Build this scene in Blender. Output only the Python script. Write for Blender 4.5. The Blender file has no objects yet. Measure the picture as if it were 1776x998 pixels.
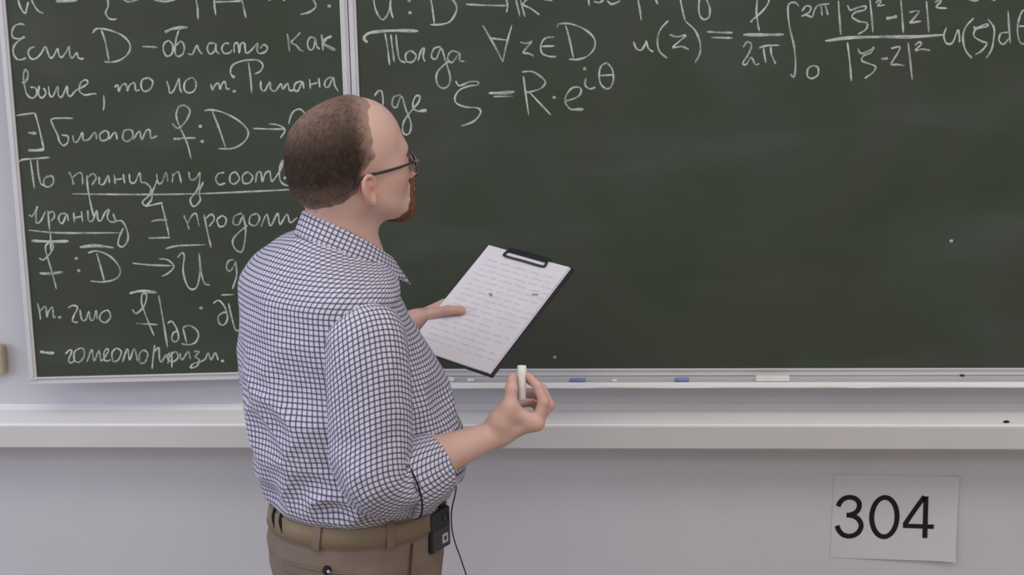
import bpy, bmesh, math, random
import numpy as np
from mathutils import Matrix, Vector

sc = bpy.context.scene
COL = sc.collection
# ---------------------------------------------------------------- camera, light, exposure
CAM_LOC = (0.0, -3.35, 2.0); CAM_YAW = 4.0; CAM_PITCH = 11.0; CAM_ROLL = 0.019
def camera():
    y, p = math.radians(CAM_YAW), math.radians(CAM_PITCH)
    fw = Vector((-math.sin(y)*math.cos(p), math.cos(y)*math.cos(p), -math.sin(p)))
    r0 = Vector((math.cos(y), math.sin(y), 0)); u0 = r0.cross(fw)
    rt = r0*math.cos(CAM_ROLL) - u0*math.sin(CAM_ROLL); up = rt.cross(fw)
    cd = bpy.data.cameras.new('camera'); co = bpy.data.objects.new('camera', cd); COL.objects.link(co)
    cd.sensor_width = 36; cd.lens = 2500/1776*36; cd.clip_start = 0.05
    m = Matrix(((rt.x, up.x, -fw.x), (rt.y, up.y, -fw.y), (rt.z, up.z, -fw.z))).to_4x4()
    m.translation = CAM_LOC; co.matrix_world = m
    sc.camera = co
camera()
w = bpy.data.worlds.new('world'); sc.world = w; w.use_nodes = True
w.node_tree.nodes['Background'].inputs[0].default_value = (0.94, 0.95, 1.0, 1)
w.node_tree.nodes['Background'].inputs[1].default_value = 0.50
def area(name, loc, aim, sx, sy, power, col):
    l = bpy.data.lights.new(name, 'AREA'); l.shape = 'RECTANGLE'; l.size = sx; l.size_y = sy; l.energy = power; l.color = col
    o = bpy.data.objects.new(name, l); COL.objects.link(o); o.location = loc
    o.rotation_euler = (Vector(aim)-Vector(loc)).to_track_quat('-Z', 'Y').to_euler()
WARM = (1.0, 0.955, 0.90)
for lx, ly in ((-1.3, -1.9), (0.9, -1.9), (-1.3, -4.4), (0.9, -4.4), (3.1, -1.9), (3.1, -4.4)):
    area('ceiling_lamp', (lx, ly, 3.3), (lx, ly, 0), 2.0, 1.1, 17, WARM)
area('window_daylight', (-4.2, -2.6, 2.0), (0, -1.4, 1.3), 3.2, 1.9, 72, (0.68, 0.78, 1.0))
vs = sc.view_settings
sc.display_settings.display_device = 'sRGB'
vs.view_transform = 'Standard'; vs.look = 'None'; vs.gamma = 1; vs.use_curve_mapping = False; vs.exposure = 0.0

# ---------------------------------------------------------------- helpers
def s2l(c):
    return tuple(((v/255)/12.92 if v/255 <= 0.04045 else ((v/255+0.055)/1.055)**2.4) for v in c)
def mat(name, rgb, rough=0.6, spec=0.3, metal=0.0, var=0.0, vscale=8.0, bump=0.0, bscale=60.0, rgb2=None, stretch=(1, 1, 1), detail=4.0, sub=0.0):
    m = bpy.data.materials.new(name); m.use_nodes = True
    nt = m.node_tree; b = nt.nodes['Principled BSDF']
    b.inputs['Roughness'].default_value = rough; b.inputs['Specular IOR Level'].default_value = spec; b.inputs['Metallic'].default_value = metal
    b.inputs['Base Color'].default_value = (*rgb, 1)
    tc = nt.nodes.new('ShaderNodeTexCoord'); mp = nt.nodes.new('ShaderNodeMapping'); mp.inputs['Scale'].default_value = stretch
    nt.links.new(tc.outputs['Object'], mp.inputs[0])
    if var or rgb2:
        n = nt.nodes.new('ShaderNodeTexNoise'); n.inputs['Scale'].default_value = vscale; n.inputs['Detail'].default_value = detail
        nt.links.new(mp.outputs[0], n.inputs['Vector'])
        mr = nt.nodes.new('ShaderNodeMapRange'); mr.inputs[1].default_value = 0.3; mr.inputs[2].default_value = 0.7
        nt.links.new(n.outputs['Fac'], mr.inputs[0])
        mx = nt.nodes.new('ShaderNodeMix'); mx.data_type = 'RGBA'
        a = tuple(c*(1-var) for c in rgb); c2 = rgb2 if rgb2 else tuple(min(1, c*(1+var)) for c in rgb)
        mx.inputs[6].default_value = (*a, 1); mx.inputs[7].default_value = (*c2, 1)
        nt.links.new(mr.outputs[0], mx.inputs[0]); nt.links.new(mx.outputs[2], b.inputs['Base Color'])
    if bump:
        n2 = nt.nodes.new('ShaderNodeTexNoise'); n2.inputs['Scale'].default_value = bscale; n2.inputs['Detail'].default_value = 5
        nt.links.new(mp.outputs[0], n2.inputs['Vector'])
        bp = nt.nodes.new('ShaderNodeBump'); bp.inputs['Strength'].default_value = bump; bp.inputs['Distance'].default_value = 0.004
        nt.links.new(n2.outputs['Fac'], bp.inputs['Height']); nt.links.new(bp.outputs[0], b.inputs['Normal'])
    return m
def mk(name, V, Fc, m, parent=None, origin=(0, 0, 0), smooth=True, uv=None, attrs=None, kind=None):
    """one mesh object from world-space vertices; children keep their top object's origin"""
    me = bpy.data.meshes.new(name)
    V = np.asarray(V, float) - np.asarray(origin, float)
    me.from_pydata(V.tolist(), [], [tuple(int(i) for i in f) for f in Fc]); me.validate(); me.update()
    if uv is not None:
        ul = me.uv_layers.new(name='UVMap')
        vi = np.empty(len(me.loops), np.int32); me.loops.foreach_get('vertex_index', vi)
        ul.data.foreach_set('uv', np.asarray(uv, np.float32)[vi].ravel())
    for an, av in (attrs or {}).items():
        at = me.attributes.new(an, 'FLOAT', 'POINT'); at.data.foreach_set('value', np.asarray(av, np.float32))
    me.materials.append(m)
    if smooth: me.polygons.foreach_set('use_smooth', [True]*len(me.polygons))
    o = bpy.data.objects.new(name, me); COL.objects.link(o)
    if parent is not None: o.parent = parent
    else: o.location = origin
    if kind: o['kind'] = kind
    return o
def thing(name, label, cat, loc, group=None):
    o = bpy.data.objects.new(name, None); COL.objects.link(o); o.location = loc; o.empty_display_size = 0.05
    o['label'] = label; o['category'] = cat
    if group: o['group'] = group
    return o
def tag(o, label, cat, group=None):
    o['label'] = label; o['category'] = cat
    if group: o['group'] = group
    return o
def box(x0, x1, y0, y1, z0, z1, bev=0.0, seg=2, R=None, c=None):
    """verts, faces of a (bevelled) box; optional rotation matrix R (columns = axes) and centre c"""
    bm = bmesh.new(); bmesh.ops.create_cube(bm, size=1)
    for v in bm.verts: v.co = ((x0+x1)/2+v.co.x*(x1-x0), (y0+y1)/2+v.co.y*(y1-y0), (z0+z1)/2+v.co.z*(z1-z0))
    if bev: bmesh.ops.bevel(bm, geom=bm.edges[:], offset=bev, segments=seg, profile=0.5, affect='EDGES')
    bm.verts.index_update()
    V = np.array([v.co[:] for v in bm.verts]); Fc = [[v.index for v in f.verts] for f in bm.faces]; bm.free()
    if R is not None: V = V@np.asarray(R).T
    if c is not None: V = V+np.asarray(c)
    return V, Fc
def join(parts):
    Vs, Fs, n = [], [], 0
    for V, Fc in parts:
        Vs.append(np.asarray(V, float)); Fs += [[i+n for i in f] for f in Fc]; n += len(V)
    return np.vstack(Vs), Fs
def extrude_profile(prof, x0, x1):
    """closed profile of (y, z) swept along x, with end caps"""
    n = len(prof)
    V = [(x0, y, z) for y, z in prof]+[(x1, y, z) for y, z in prof]
    Fc = [[i, (i+1) % n, n+(i+1) % n, n+i] for i in range(n)]+[list(range(n))[::-1], list(range(n, 2*n))]
    return np.array(V), Fc
def catmull(P, sub=6):
    P = np.asarray(P, float)
    if len(P) < 3:
        t = np.linspace(0, 1, sub+1)[:, None]; return P[0]*(1-t)+P[-1]*t
    Q = np.vstack([2*P[0]-P[1], P, 2*P[-1]-P[-2]]); out = []
    for i in range(1, len(Q)-2):
        for k in range(sub):
            t = k/sub; a, b, c, d = Q[i-1:i+3]
            out.append(0.5*((2*b)+(-a+c)*t+(2*a-5*b+4*c-d)*t*t+(-a+3*b-3*c+d)*t**3))
    out.append(P[-1]); return np.array(out)
def tube(P, r, n=8, sub=6, cap=True):
    P = catmull(P, sub); m = len(P)
    rr = np.interp(np.linspace(0, 1, m), np.linspace(0, 1, len(np.atleast_1d(r))), np.atleast_1d(r)) if np.ndim(r) else np.full(m, r)
    T = np.gradient(P, axis=0); T /= np.linalg.norm(T, axis=1)[:, None]+1e-12
    a = np.cross(T[0], (0, 0, 1)); a = a if np.linalg.norm(a) > 1e-3 else np.cross(T[0], (0, 1, 0)); a /= np.linalg.norm(a)
    V = []
    for i in range(m):
        a = a-T[i]*(a@T[i]); a /= np.linalg.norm(a); b = np.cross(T[i], a)
        for k in range(n):
            th = 2*math.pi*k/n; V.append(P[i]+rr[i]*(a*math.cos(th)+b*math.sin(th)))
    Fc = [[i*n+k, i*n+(k+1) % n, (i+1)*n+(k+1) % n, (i+1)*n+k] for i in range(m-1) for k in range(n)]
    if cap: Fc += [list(range(n))[::-1], [(m-1)*n+k for k in range(n)]]
    return np.array(V), Fc
def grid_faces(nr, nc):
    return [[i*nc+j, i*nc+j+1, (i+1)*nc+j+1, (i+1)*nc+j] for i in range(nr-1) for j in range(nc-1)]
_h = np.random.RandomState(7).rand(64, 64, 64)
def vnoise(p):
    p = np.asarray(p, float); i = np.floor(p).astype(int); f = p-i; f = f*f*(3-2*f); o = 0
    for dx in (0, 1):
        for dy in (0, 1):
            for dz in (0, 1):
                wgt = (f[..., 0] if dx else 1-f[..., 0])*(f[..., 1] if dy else 1-f[..., 1])*(f[..., 2] if dz else 1-f[..., 2])
                o = o+wgt*_h[(i[..., 0]+dx) % 64, (i[..., 1]+dy) % 64, (i[..., 2]+dz) % 64]
    return o*2-1
def normals(V, nr, nc):
    G = V.reshape(nr, nc, 3); du = np.gradient(G, axis=1); dv = np.gradient(G, axis=0)
    n = np.cross(du, dv); n /= np.linalg.norm(n, axis=2)[..., None]+1e-12
    return n.reshape(-1, 3)

# ---- signed-distance modelling: smooth unions of primitives, meshed by surface nets
class Field:
    def __init__(s): s.ops = []
    def add(s, fn, k=0.01, op='u'): s.ops.append((fn, k, op)); return s
    def __call__(s, p):
        d = np.full(len(p), 9.0)
        for fn, k, op in s.ops:
            e = fn(p)
            if op == 'u':
                h = np.maximum(k-np.abs(d-e), 0)/k; d = np.minimum(d, e)-h*h*k/4
            elif op == 's':
                e = -e; h = np.maximum(k-np.abs(d-e), 0)/k; d = np.maximum(d, e)+h*h*k/4
            else:
                h = np.maximum(k-np.abs(d-e), 0)/k; d = np.maximum(d, e)+h*h*k/4
        return d
def cap(a, b, r1, r2=None):
    a = np.asarray(a, float); b = np.asarray(b, float); r2 = r1 if r2 is None else r2; ab = b-a; L = ab@ab+1e-12
    def f(p):
        t = np.clip((p-a)@ab/L, 0, 1); return np.linalg.norm(p-a-t[:, None]*ab, axis=1)-(r1+(r2-r1)*t)
    return f
def ell(c, r, M=None):
    c = np.asarray(c, float); r = np.asarray(r, float)
    def f(p):
        q = p-c
        if M is not None: q = q@M
        k0 = np.linalg.norm(q/r, axis=1); k1 = np.linalg.norm(q/(r*r), axis=1)+1e-9
        return k0*(k0-1)/k1
    return f
def local(fn, o, M, s=1.0):
    o = np.asarray(o, float)
    return lambda p: fn(((p-o)@M)/s)*s
def surface(field, lo, hi, h):
    lo = np.asarray(lo, float); B = 8
    nb = np.ceil((np.asarray(hi)-lo)/h/B).astype(int); n = nb*B
    gi = np.stack(np.meshgrid(*[np.arange(k) for k in nb], indexing='ij'), -1).reshape(-1, 3)
    dc = field(lo+(gi*B+B/2-0.5)*h)
    D = np.repeat(np.repeat(np.repeat(np.where(dc < 0, -1., 1.).reshape(nb).astype(np.float32), B, 0), B, 1), B, 2)
    act = gi[np.abs(dc) < B*h*0.5*1.74*1.5+0.012]
    off = np.stack(np.meshgrid(*[np.arange(B)]*3, indexing='ij'), -1).reshape(-1, 3)
    for s in range(0, len(act), 400):
        idx = (act[s:s+400, None, :]*B+off[None]).reshape(-1, 3)
        D[idx[:, 0], idx[:, 1], idx[:, 2]] = field(lo+idx*h)
    S = D < 0
    cnt = sum(S[dx:n[0]-1+dx, dy:n[1]-1+dy, dz:n[2]-1+dz].astype(np.int8) for dx in (0, 1) for dy in (0, 1) for dz in (0, 1))
    cells = np.argwhere((cnt > 0) & (cnt < 8)); N = len(cells)
    cid = np.full(n, -1, np.int32); cid[cells[:, 0], cells[:, 1], cells[:, 2]] = np.arange(N)
    acc = np.zeros((N, 3)); ct = np.zeros(N)
    cor = [(0, 0, 0), (1, 0, 0), (0, 1, 0), (1, 1, 0), (0, 0, 1), (1, 0, 1), (0, 1, 1), (1, 1, 1)]
    val = [D[cells[:, 0]+c[0], cells[:, 1]+c[1], cells[:, 2]+c[2]].astype(float) for c in cor]
    for a in range(8):
        for b in range(a+1, 8):
            if sum(abs(cor[a][q]-cor[b][q]) for q in range(3)) != 1: continue
            m = (val[a] < 0) != (val[b] < 0); t = np.where(m, val[a]/(val[a]-val[b]+1e-20), 0)
            P = np.array(cor[a])+t[:, None]*(np.array(cor[b])-np.array(cor[a])); acc += P*m[:, None]; ct += m
    V = lo+(cells+acc/ct[:, None])*h; Fc = []
    for ax in range(3):
        u, v = (ax+1) % 3, (ax+2) % 3
        s0 = [slice(0, n[q]-1) for q in range(3)]; s1 = list(s0); s1[ax] = slice(1, n[ax])
        A = S[tuple(s0)]; ed = np.argwhere(A != S[tuple(s1)]); ed = ed[(ed[:, u] > 0) & (ed[:, v] > 0)]
        fl = A[ed[:, 0], ed[:, 1], ed[:, 2]]; q = []
        for du, dv in ((-1, -1), (0, -1), (0, 0), (-1, 0)):
            c = ed.copy(); c[:, u] += du; c[:, v] += dv; q.append(cid[c[:, 0], c[:, 1], c[:, 2]])
        q = np.stack(q, 1); q[~fl] = q[~fl][:, ::-1]; Fc.append(q)
    Fc = np.vstack(Fc); Fc = Fc[(Fc >= 0).all(1)]
    # one relaxation pass
    E = np.vstack([Fc[:, [0, 1]], Fc[:, [1, 2]], Fc[:, [2, 3]], Fc[:, [3, 0]]]); sm = np.zeros_like(V); dg = np.zeros(len(V))
    np.add.at(sm, E[:, 0], V[E[:, 1]]); np.add.at(dg, E[:, 0], 1)
    V = V*0.5+0.5*sm/np.maximum(dg, 1)[:, None]
    return V, Fc

# ---------------------------------------------------------------- materials
M = {}
M['wall'] = mat('wall_paint', (0.575, 0.555, 0.58), 0.8, 0.2, var=0.03, vscale=3, bump=0.08, bscale=120)
M['floor'] = mat('floor_lino', (0.34, 0.28, 0.22), 0.5, 0.4, var=0.15, vscale=6)
M['alu'] = mat('white_profile', (0.60, 0.58, 0.59), 0.38, 0.5, var=0.04, vscale=14, stretch=(0.2, 1, 1))
M['trunk'] = mat('trunking_plastic', (0.60, 0.575, 0.565), 0.45, 0.4, var=0.03, vscale=5)
M['paper'] = mat('paper', (0.60, 0.575, 0.605), 0.8, 0.15, var=0.02, vscale=10)
M['sheet'] = mat('note_paper', (0.74, 0.70, 0.74), 0.75, 0.2, var=0.02, vscale=20)
M['ink'] = mat('black_ink', (0.016, 0.010, 0.018), 0.7, 0.2)
M['pencil'] = mat('faint_ink', (0.36, 0.34, 0.42), 0.8, 0.1)
M['black'] = mat('black_plastic', (0.012, 0.012, 0.014), 0.45, 0.4, var=0.1, vscale=30)
M['clip'] = mat('clip_black', (0.012, 0.011, 0.02), 0.35, 0.5)
M['label'] = mat('grey_label', (0.42, 0.40, 0.40), 0.6, 0.3)
M['knob'] = mat('dark_grey', (0.035, 0.035, 0.038), 0.5, 0.4)
M['chalkw'] = mat('chalk_white', (0.80, 0.77, 0.75), 0.95, 0.05, var=0.05, vscale=80, bump=0.2, bscale=400)
M['chalkb'] = mat('chalk_blue', (0.22, 0.29, 0.52), 0.95, 0.05, var=0.12, vscale=80, bump=0.2, bscale=400)
M['beige'] = mat('beige_fixture', (0.45, 0.37, 0.27), 0.5, 0.4, var=0.05)
M['trouser'] = mat('khaki_cotton', (0.205, 0.152, 0.122), 0.85, 0.15, var=0.07, vscale=14, bump=0.10, bscale=260)
M['belt'] = mat('tan_belt', (0.215, 0.158, 0.098), 0.6, 0.3, var=0.08, vscale=20)
M['shoe'] = mat('brown_leather', (0.08, 0.045, 0.03), 0.4, 0.5, var=0.1)
M['seam'] = mat('seam_brown', (0.07, 0.045, 0.035), 0.85, 0.1)
M['nearblack'] = mat('near_black', (0.025, 0.02, 0.025), 0.8, 0.1)
M['eye'] = mat('eye_white', (0.75, 0.72, 0.70), 0.25, 0.5)
M['iris'] = mat('iris', (0.08, 0.11, 0.13), 0.2, 0.5)
M['rim'] = mat('rim_metal', (0.30, 0.27, 0.26), 0.3, 0.5, metal=0.8)
M['temple'] = mat('temple_black', (0.010, 0.008, 0.012), 0.35, 0.5)
M['brow'] = mat('brow_hair', (0.20, 0.10, 0.055), 0.8, 0.2, var=0.2, vscale=200)
def glass_mat():
    m = bpy.data.materials.new('lens_glass'); m.use_nodes = True; nt = m.node_tree; b = nt.nodes['Principled BSDF']
    b.inputs['Transmission Weight'].default_value = 1; b.inputs['Roughness'].default_value = 0.0; b.inputs['IOR'].default_value = 1.15
    return m
M['glass'] = glass_mat()
def board_mat():
    m = bpy.data.materials.new('chalkboard_green'); m.use_nodes = True; nt = m.node_tree; b = nt.nodes['Principled BSDF']; N = nt.nodes.new; L = nt.links.new
    b.inputs['Roughness'].default_value = 0.55; b.inputs['Specular IOR Level'].default_value = 0.25
    tc = N('ShaderNodeTexCoord')
    def noise(scale, st, det):
        mp = N('ShaderNodeMapping'); mp.inputs['Scale'].default_value = st; L(tc.outputs['Object'], mp.inputs[0])
        n = N('ShaderNodeTexNoise'); n.inputs['Scale'].default_value = scale; n.inputs['Detail'].default_value = det; n.inputs['Distortion'].default_value = 0.6
        L(mp.outputs[0], n.inputs['Vector']); return n.outputs['Fac']
    def mr(x, a, b_, c=0., d=1.):
        k = N('ShaderNodeMapRange'); k.inputs[1].default_value = a; k.inputs[2].default_value = b_; k.inputs[3].default_value = c; k.inputs[4].default_value = d; L(x, k.inputs[0]); return k.outputs[0]
    def mix(f, a, b_):
        k = N('ShaderNodeMix'); k.data_type = 'RGBA'; L(f, k.inputs[0])
        for i, q in ((6, a), (7, b_)):
            if isinstance(q, tuple): k.inputs[i].default_value = (*q, 1)
            else: L(q, k.inputs[i])
        return k.outputs[2]
    c = mix(mr(noise(3.0, (1, 1, 1.4), 3), 0.35, 0.65), (0.041, 0.055, 0.034), (0.051, 0.067, 0.047))
    c = mix(mr(noise(2.2, (1, 1, 1), 2), 0.42, 0.66, 0, 0.6), c, (0.057, 0.055, 0.042))
    c = mix(mr(noise(2.0, (0.9, 1, 3.0), 6), 0.50, 0.80, 0.0, 0.24), c, (0.13, 0.145, 0.135))   # eraser smears of chalk dust
    L(c, b.inputs['Base Color']); return m
M['board'] = board_mat()
def chalk_line_mat():
    m = bpy.data.materials.new('chalk_stroke'); m.use_nodes = True; nt = m.node_tree; b = nt.nodes['Principled BSDF']; N = nt.nodes.new; L = nt.links.new
    b.inputs['Roughness'].default_value = 0.95; b.inputs['Specular IOR Level'].default_value = 0.05
    tc = N('ShaderNodeTexCoord'); n = N('ShaderNodeTexNoise'); n.inputs['Scale'].default_value = 420; n.inputs['Detail'].default_value = 3; L(tc.outputs['Object'], n.inputs['Vector'])
    n2 = N('ShaderNodeTexNoise'); n2.inputs['Scale'].default_value = 26; L(tc.outputs['Object'], n2.inputs['Vector'])
    ad = N('ShaderNodeMath'); ad.operation = 'ADD'; L(n.outputs['Fac'], ad.inputs[0]); L(n2.outputs['Fac'], ad.inputs[1])
    k = N('ShaderNodeMapRange'); k.inputs[1].default_value = 0.70; k.inputs[2].default_value = 1.12; L(ad.outputs[0], k.inputs[0])
    x = N('ShaderNodeMix'); x.data_type = 'RGBA'; x.inputs[6].default_value = (0.13, 0.16, 0.13, 1); x.inputs[7].default_value = (0.54, 0.56, 0.52, 1)
    L(k.outputs[0], x.inputs[0]); L(x.outputs[2], b.inputs['Base Color']); return m
M['stroke'] = chalk_line_mat()
def gingham(name='gingham_shirt', period=0.0097, white=(0.605, 0.578, 0.645), navy=(0.048, 0.043, 0.110)):
    m = bpy.data.materials.new(name); m.use_nodes = True; nt = m.node_tree; b = nt.nodes['Principled BSDF']; N = nt.nodes.new; L = nt.links.new
    b.inputs['Roughness'].default_value = 0.85; b.inputs['Specular IOR Level'].default_value = 0.15
    uv = N('ShaderNodeUVMap'); uv.uv_map = 'UVMap'; sp = N('ShaderNodeSeparateXYZ'); L(uv.outputs[0], sp.inputs[0])
    def line(o):
        a = N('ShaderNodeMath'); a.operation = 'MULTIPLY'; a.inputs[1].default_value = 1/period; L(o, a.inputs[0])
        f = N('ShaderNodeMath'); f.operation = 'FRACT'; L(a.outputs[0], f.inputs[0])
        s = N('ShaderNodeMath'); s.operation = 'SUBTRACT'; s.inputs[1].default_value = 0.5; L(f.outputs[0], s.inputs[0])
        g = N('ShaderNodeMath'); g.operation = 'ABSOLUTE'; L(s.outputs[0], g.inputs[0])
        r = N('ShaderNodeMapRange'); r.interpolation_type = 'SMOOTHSTEP'; r.inputs[1].default_value = 0.225; r.inputs[2].default_value = 0.085; r.inputs[3].default_value = 1.0; r.inputs[4].default_value = 1-0.80
        L(g.outputs[0], r.inputs[0]); return r.outputs[0]
    p = N('ShaderNodeMath'); p.operation = 'MULTIPLY'; L(line(sp.outputs[0]), p.inputs[0]); L(line(sp.outputs[1]), p.inputs[1])
    x = N('ShaderNodeMix'); x.data_type = 'RGBA'; x.inputs[6].default_value = (*navy, 1); x.inputs[7].default_value = (*white, 1)
    L(p.outputs[0], x.inputs[0]); L(x.outputs[2], b.inputs['Base Color'])
    tc = N('ShaderNodeTexCoord'); n = N('ShaderNodeTexNoise'); n.inputs['Scale'].default_value = 28; n.inputs['Detail'].default_value = 4; L(tc.outputs['Object'], n.inputs['Vector'])
    bp = N('ShaderNodeBump'); bp.inputs['Strength'].default_value = 0.35; bp.inputs['Distance'].default_value = 0.012
    L(n.outputs['Fac'], bp.inputs['Height']); L(bp.outputs[0], b.inputs['Normal']); return m
M['shirt'] = gingham()
def two_tone(name, attr, c0, c1, rough, spec, nscale=0, namp=0.0, sss=0.0, st=(1, 1, 1)):
    m = bpy.data.materials.new(name); m.use_nodes = True; nt = m.node_tree; b = nt.nodes['Principled BSDF']; N = nt.nodes.new; L = nt.links.new
    b.inputs['Roughness'].default_value = rough; b.inputs['Specular IOR Level'].default_value = spec
    a = N('ShaderNodeAttribute'); a.attribute_name = attr; f = a.outputs['Fac']
    if nscale:
        tc = N('ShaderNodeTexCoord'); mp = N('ShaderNodeMapping'); mp.inputs['Scale'].default_value = st; L(tc.outputs['Object'], mp.inputs[0])
        n = N('ShaderNodeTexNoise'); n.inputs['Scale'].default_value = nscale; n.inputs['Detail'].default_value = 4; L(mp.outputs[0], n.inputs['Vector'])
        s = N('ShaderNodeMath'); s.operation = 'MULTIPLY_ADD'; s.inputs[1].default_value = namp; L(n.outputs['Fac'], s.inputs[0])
        q = N('ShaderNodeMath'); q.operation = 'SUBTRACT'; q.inputs[1].default_value = namp/2; L(f, q.inputs[0]); L(q.outputs[0], s.inputs[2])
        s.use_clamp = True; f = s.outputs[0]
    x = N('ShaderNodeMix'); x.data_type = 'RGBA'; x.inputs[6].default_value = (*c0, 1); x.inputs[7].default_value = (*c1, 1)
    L(f, x.inputs[0]); L(x.outputs[2], b.inputs['Base Color'])
    if sss:
        b.inputs['Subsurface Weight'].default_value = sss; b.inputs['Subsurface Radius'].default_value = (0.012, 0.005, 0.003); b.inputs['Subsurface Scale'].default_value = 0.5
    return m
M['skin'] = two_tone('skin', 'red', (0.62, 0.405, 0.34), (0.58, 0.28, 0.225), 0.5, 0.35, 90, 0.25, 0.12)
M['hair'] = two_tone('hair', 'cover', (0.36, 0.235, 0.19), (0.030, 0.019, 0.013), 0.75, 0.12, 110, 0.28)
M['beard'] = mat('ginger_beard', (0.17, 0.075, 0.036), 0.8, 0.2, var=0.35, vscale=180, bump=0.4, bscale=300)
M['strand'] = mat('hair_strand', (0.060, 0.038, 0.024), 0.6, 0.25, var=0.3, vscale=40)

# ---------------------------------------------------------------- room shell
mk('floor', *box(-6, 6, -7, 0, -0.05, 0), M['floor'], smooth=False, kind='structure')
mk('wall_back', *box(-6, 6, 0, 0.12, 0, 3.4), M['wall'], smooth=False, kind='structure')
M['top'] = mat('dusty_lit_white', (0.86, 0.83, 0.83), 0.7, 0.2, var=0.03, vscale=6, stretch=(0.3, 1, 1))  # chalk-dust white; on the ledge it also paints in the brightness of overhead light
# boxed trunking along the wall under the boards
prof = [(0, 0.984), (-0.116, 0.984), (-0.120, 0.988), (-0.120, 1.038)] + [(-0.113-0.007*math.cos(t), 1.037+0.007*math.sin(t)) for t in np.linspace(0.2, math.pi/2, 6)] + [(0, 1.050)]
mk('trim_1', *extrude_profile(prof, -6, 6), M['trunk'], kind='structure', smooth=False)
mk('trim_2', *extrude_profile([(-0.1165, 1.0430), (-0.119, 1.0405), (-0.1195, 1.0418), (-0.1175, 1.0448), (-0.113, 1.0456), (-0.02, 1.0512), (-0.0005, 1.062), (-0.0005, 1.048)], -6, 6), M['top'], kind='structure', smooth=False)  # ledge top cap, its lit look put into a paler colour than the front
mk('baseboard_back', *box(-6, 6, -0.015, 0, 0, 0.09), M['trunk'], smooth=False, kind='structure')

# ---------------------------------------------------------------- boards
HX = -0.595                       # hinge between the wing and the main board
ZT = 2.36
def strokes(data, nrm_axis=1, face=0.0, seed=0):
    """chalk strokes (mm on the board's plane) as low ridged ribbons"""
    rs = np.random.RandomState(seed); parts = []
    for wd, xs in data:
        P = np.array(xs, float).reshape(-1, 2)/1000
        if wd == 2:
            c = P.mean(0); n = 9; r = 0.0034
            V = [(c[0]+r*(1+.2*rs.rand())*math.cos(t)*1.15, face-0.0003, c[1]+r*(1+.2*rs.rand())*math.sin(t)) for t in np.linspace(0, 2*math.pi, n, endpoint=False)]+[(c[0], face-0.001, c[1])]
            if np.linalg.norm(P[0]-P[-1]) < 0.005:
                parts.append((V, [[i, (i+1) % n, n] for i in range(n)])); continue
        Q = catmull(P, 5); m = len(Q); T = np.gradient(Q, axis=0); T /= np.linalg.norm(T, axis=1)[:, None]+1e-9
        nr = np.stack([-T[:, 1], T[:, 0]], 1); hw = (0.0020 if wd == 0 else 0.0033)*(1+0.22*(rs.rand(m)-0.5)+0.18*np.sin(np.arange(m)*0.7+rs.rand()*6))
        hw[0] *= 0.6; hw[-1] *= 0.45
        V = []
        for i in range(m):
            a = Q[i]+nr[i]*hw[i]; b = Q[i]-nr[i]*hw[i]
            V += [(a[0], face-0.0002, a[1]), (Q[i][0], face-0.0008, Q[i][1]), (b[0], face-0.0002, b[1])]
        parts.append((V, grid_faces(m, 3)))
    return join(parts)
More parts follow.
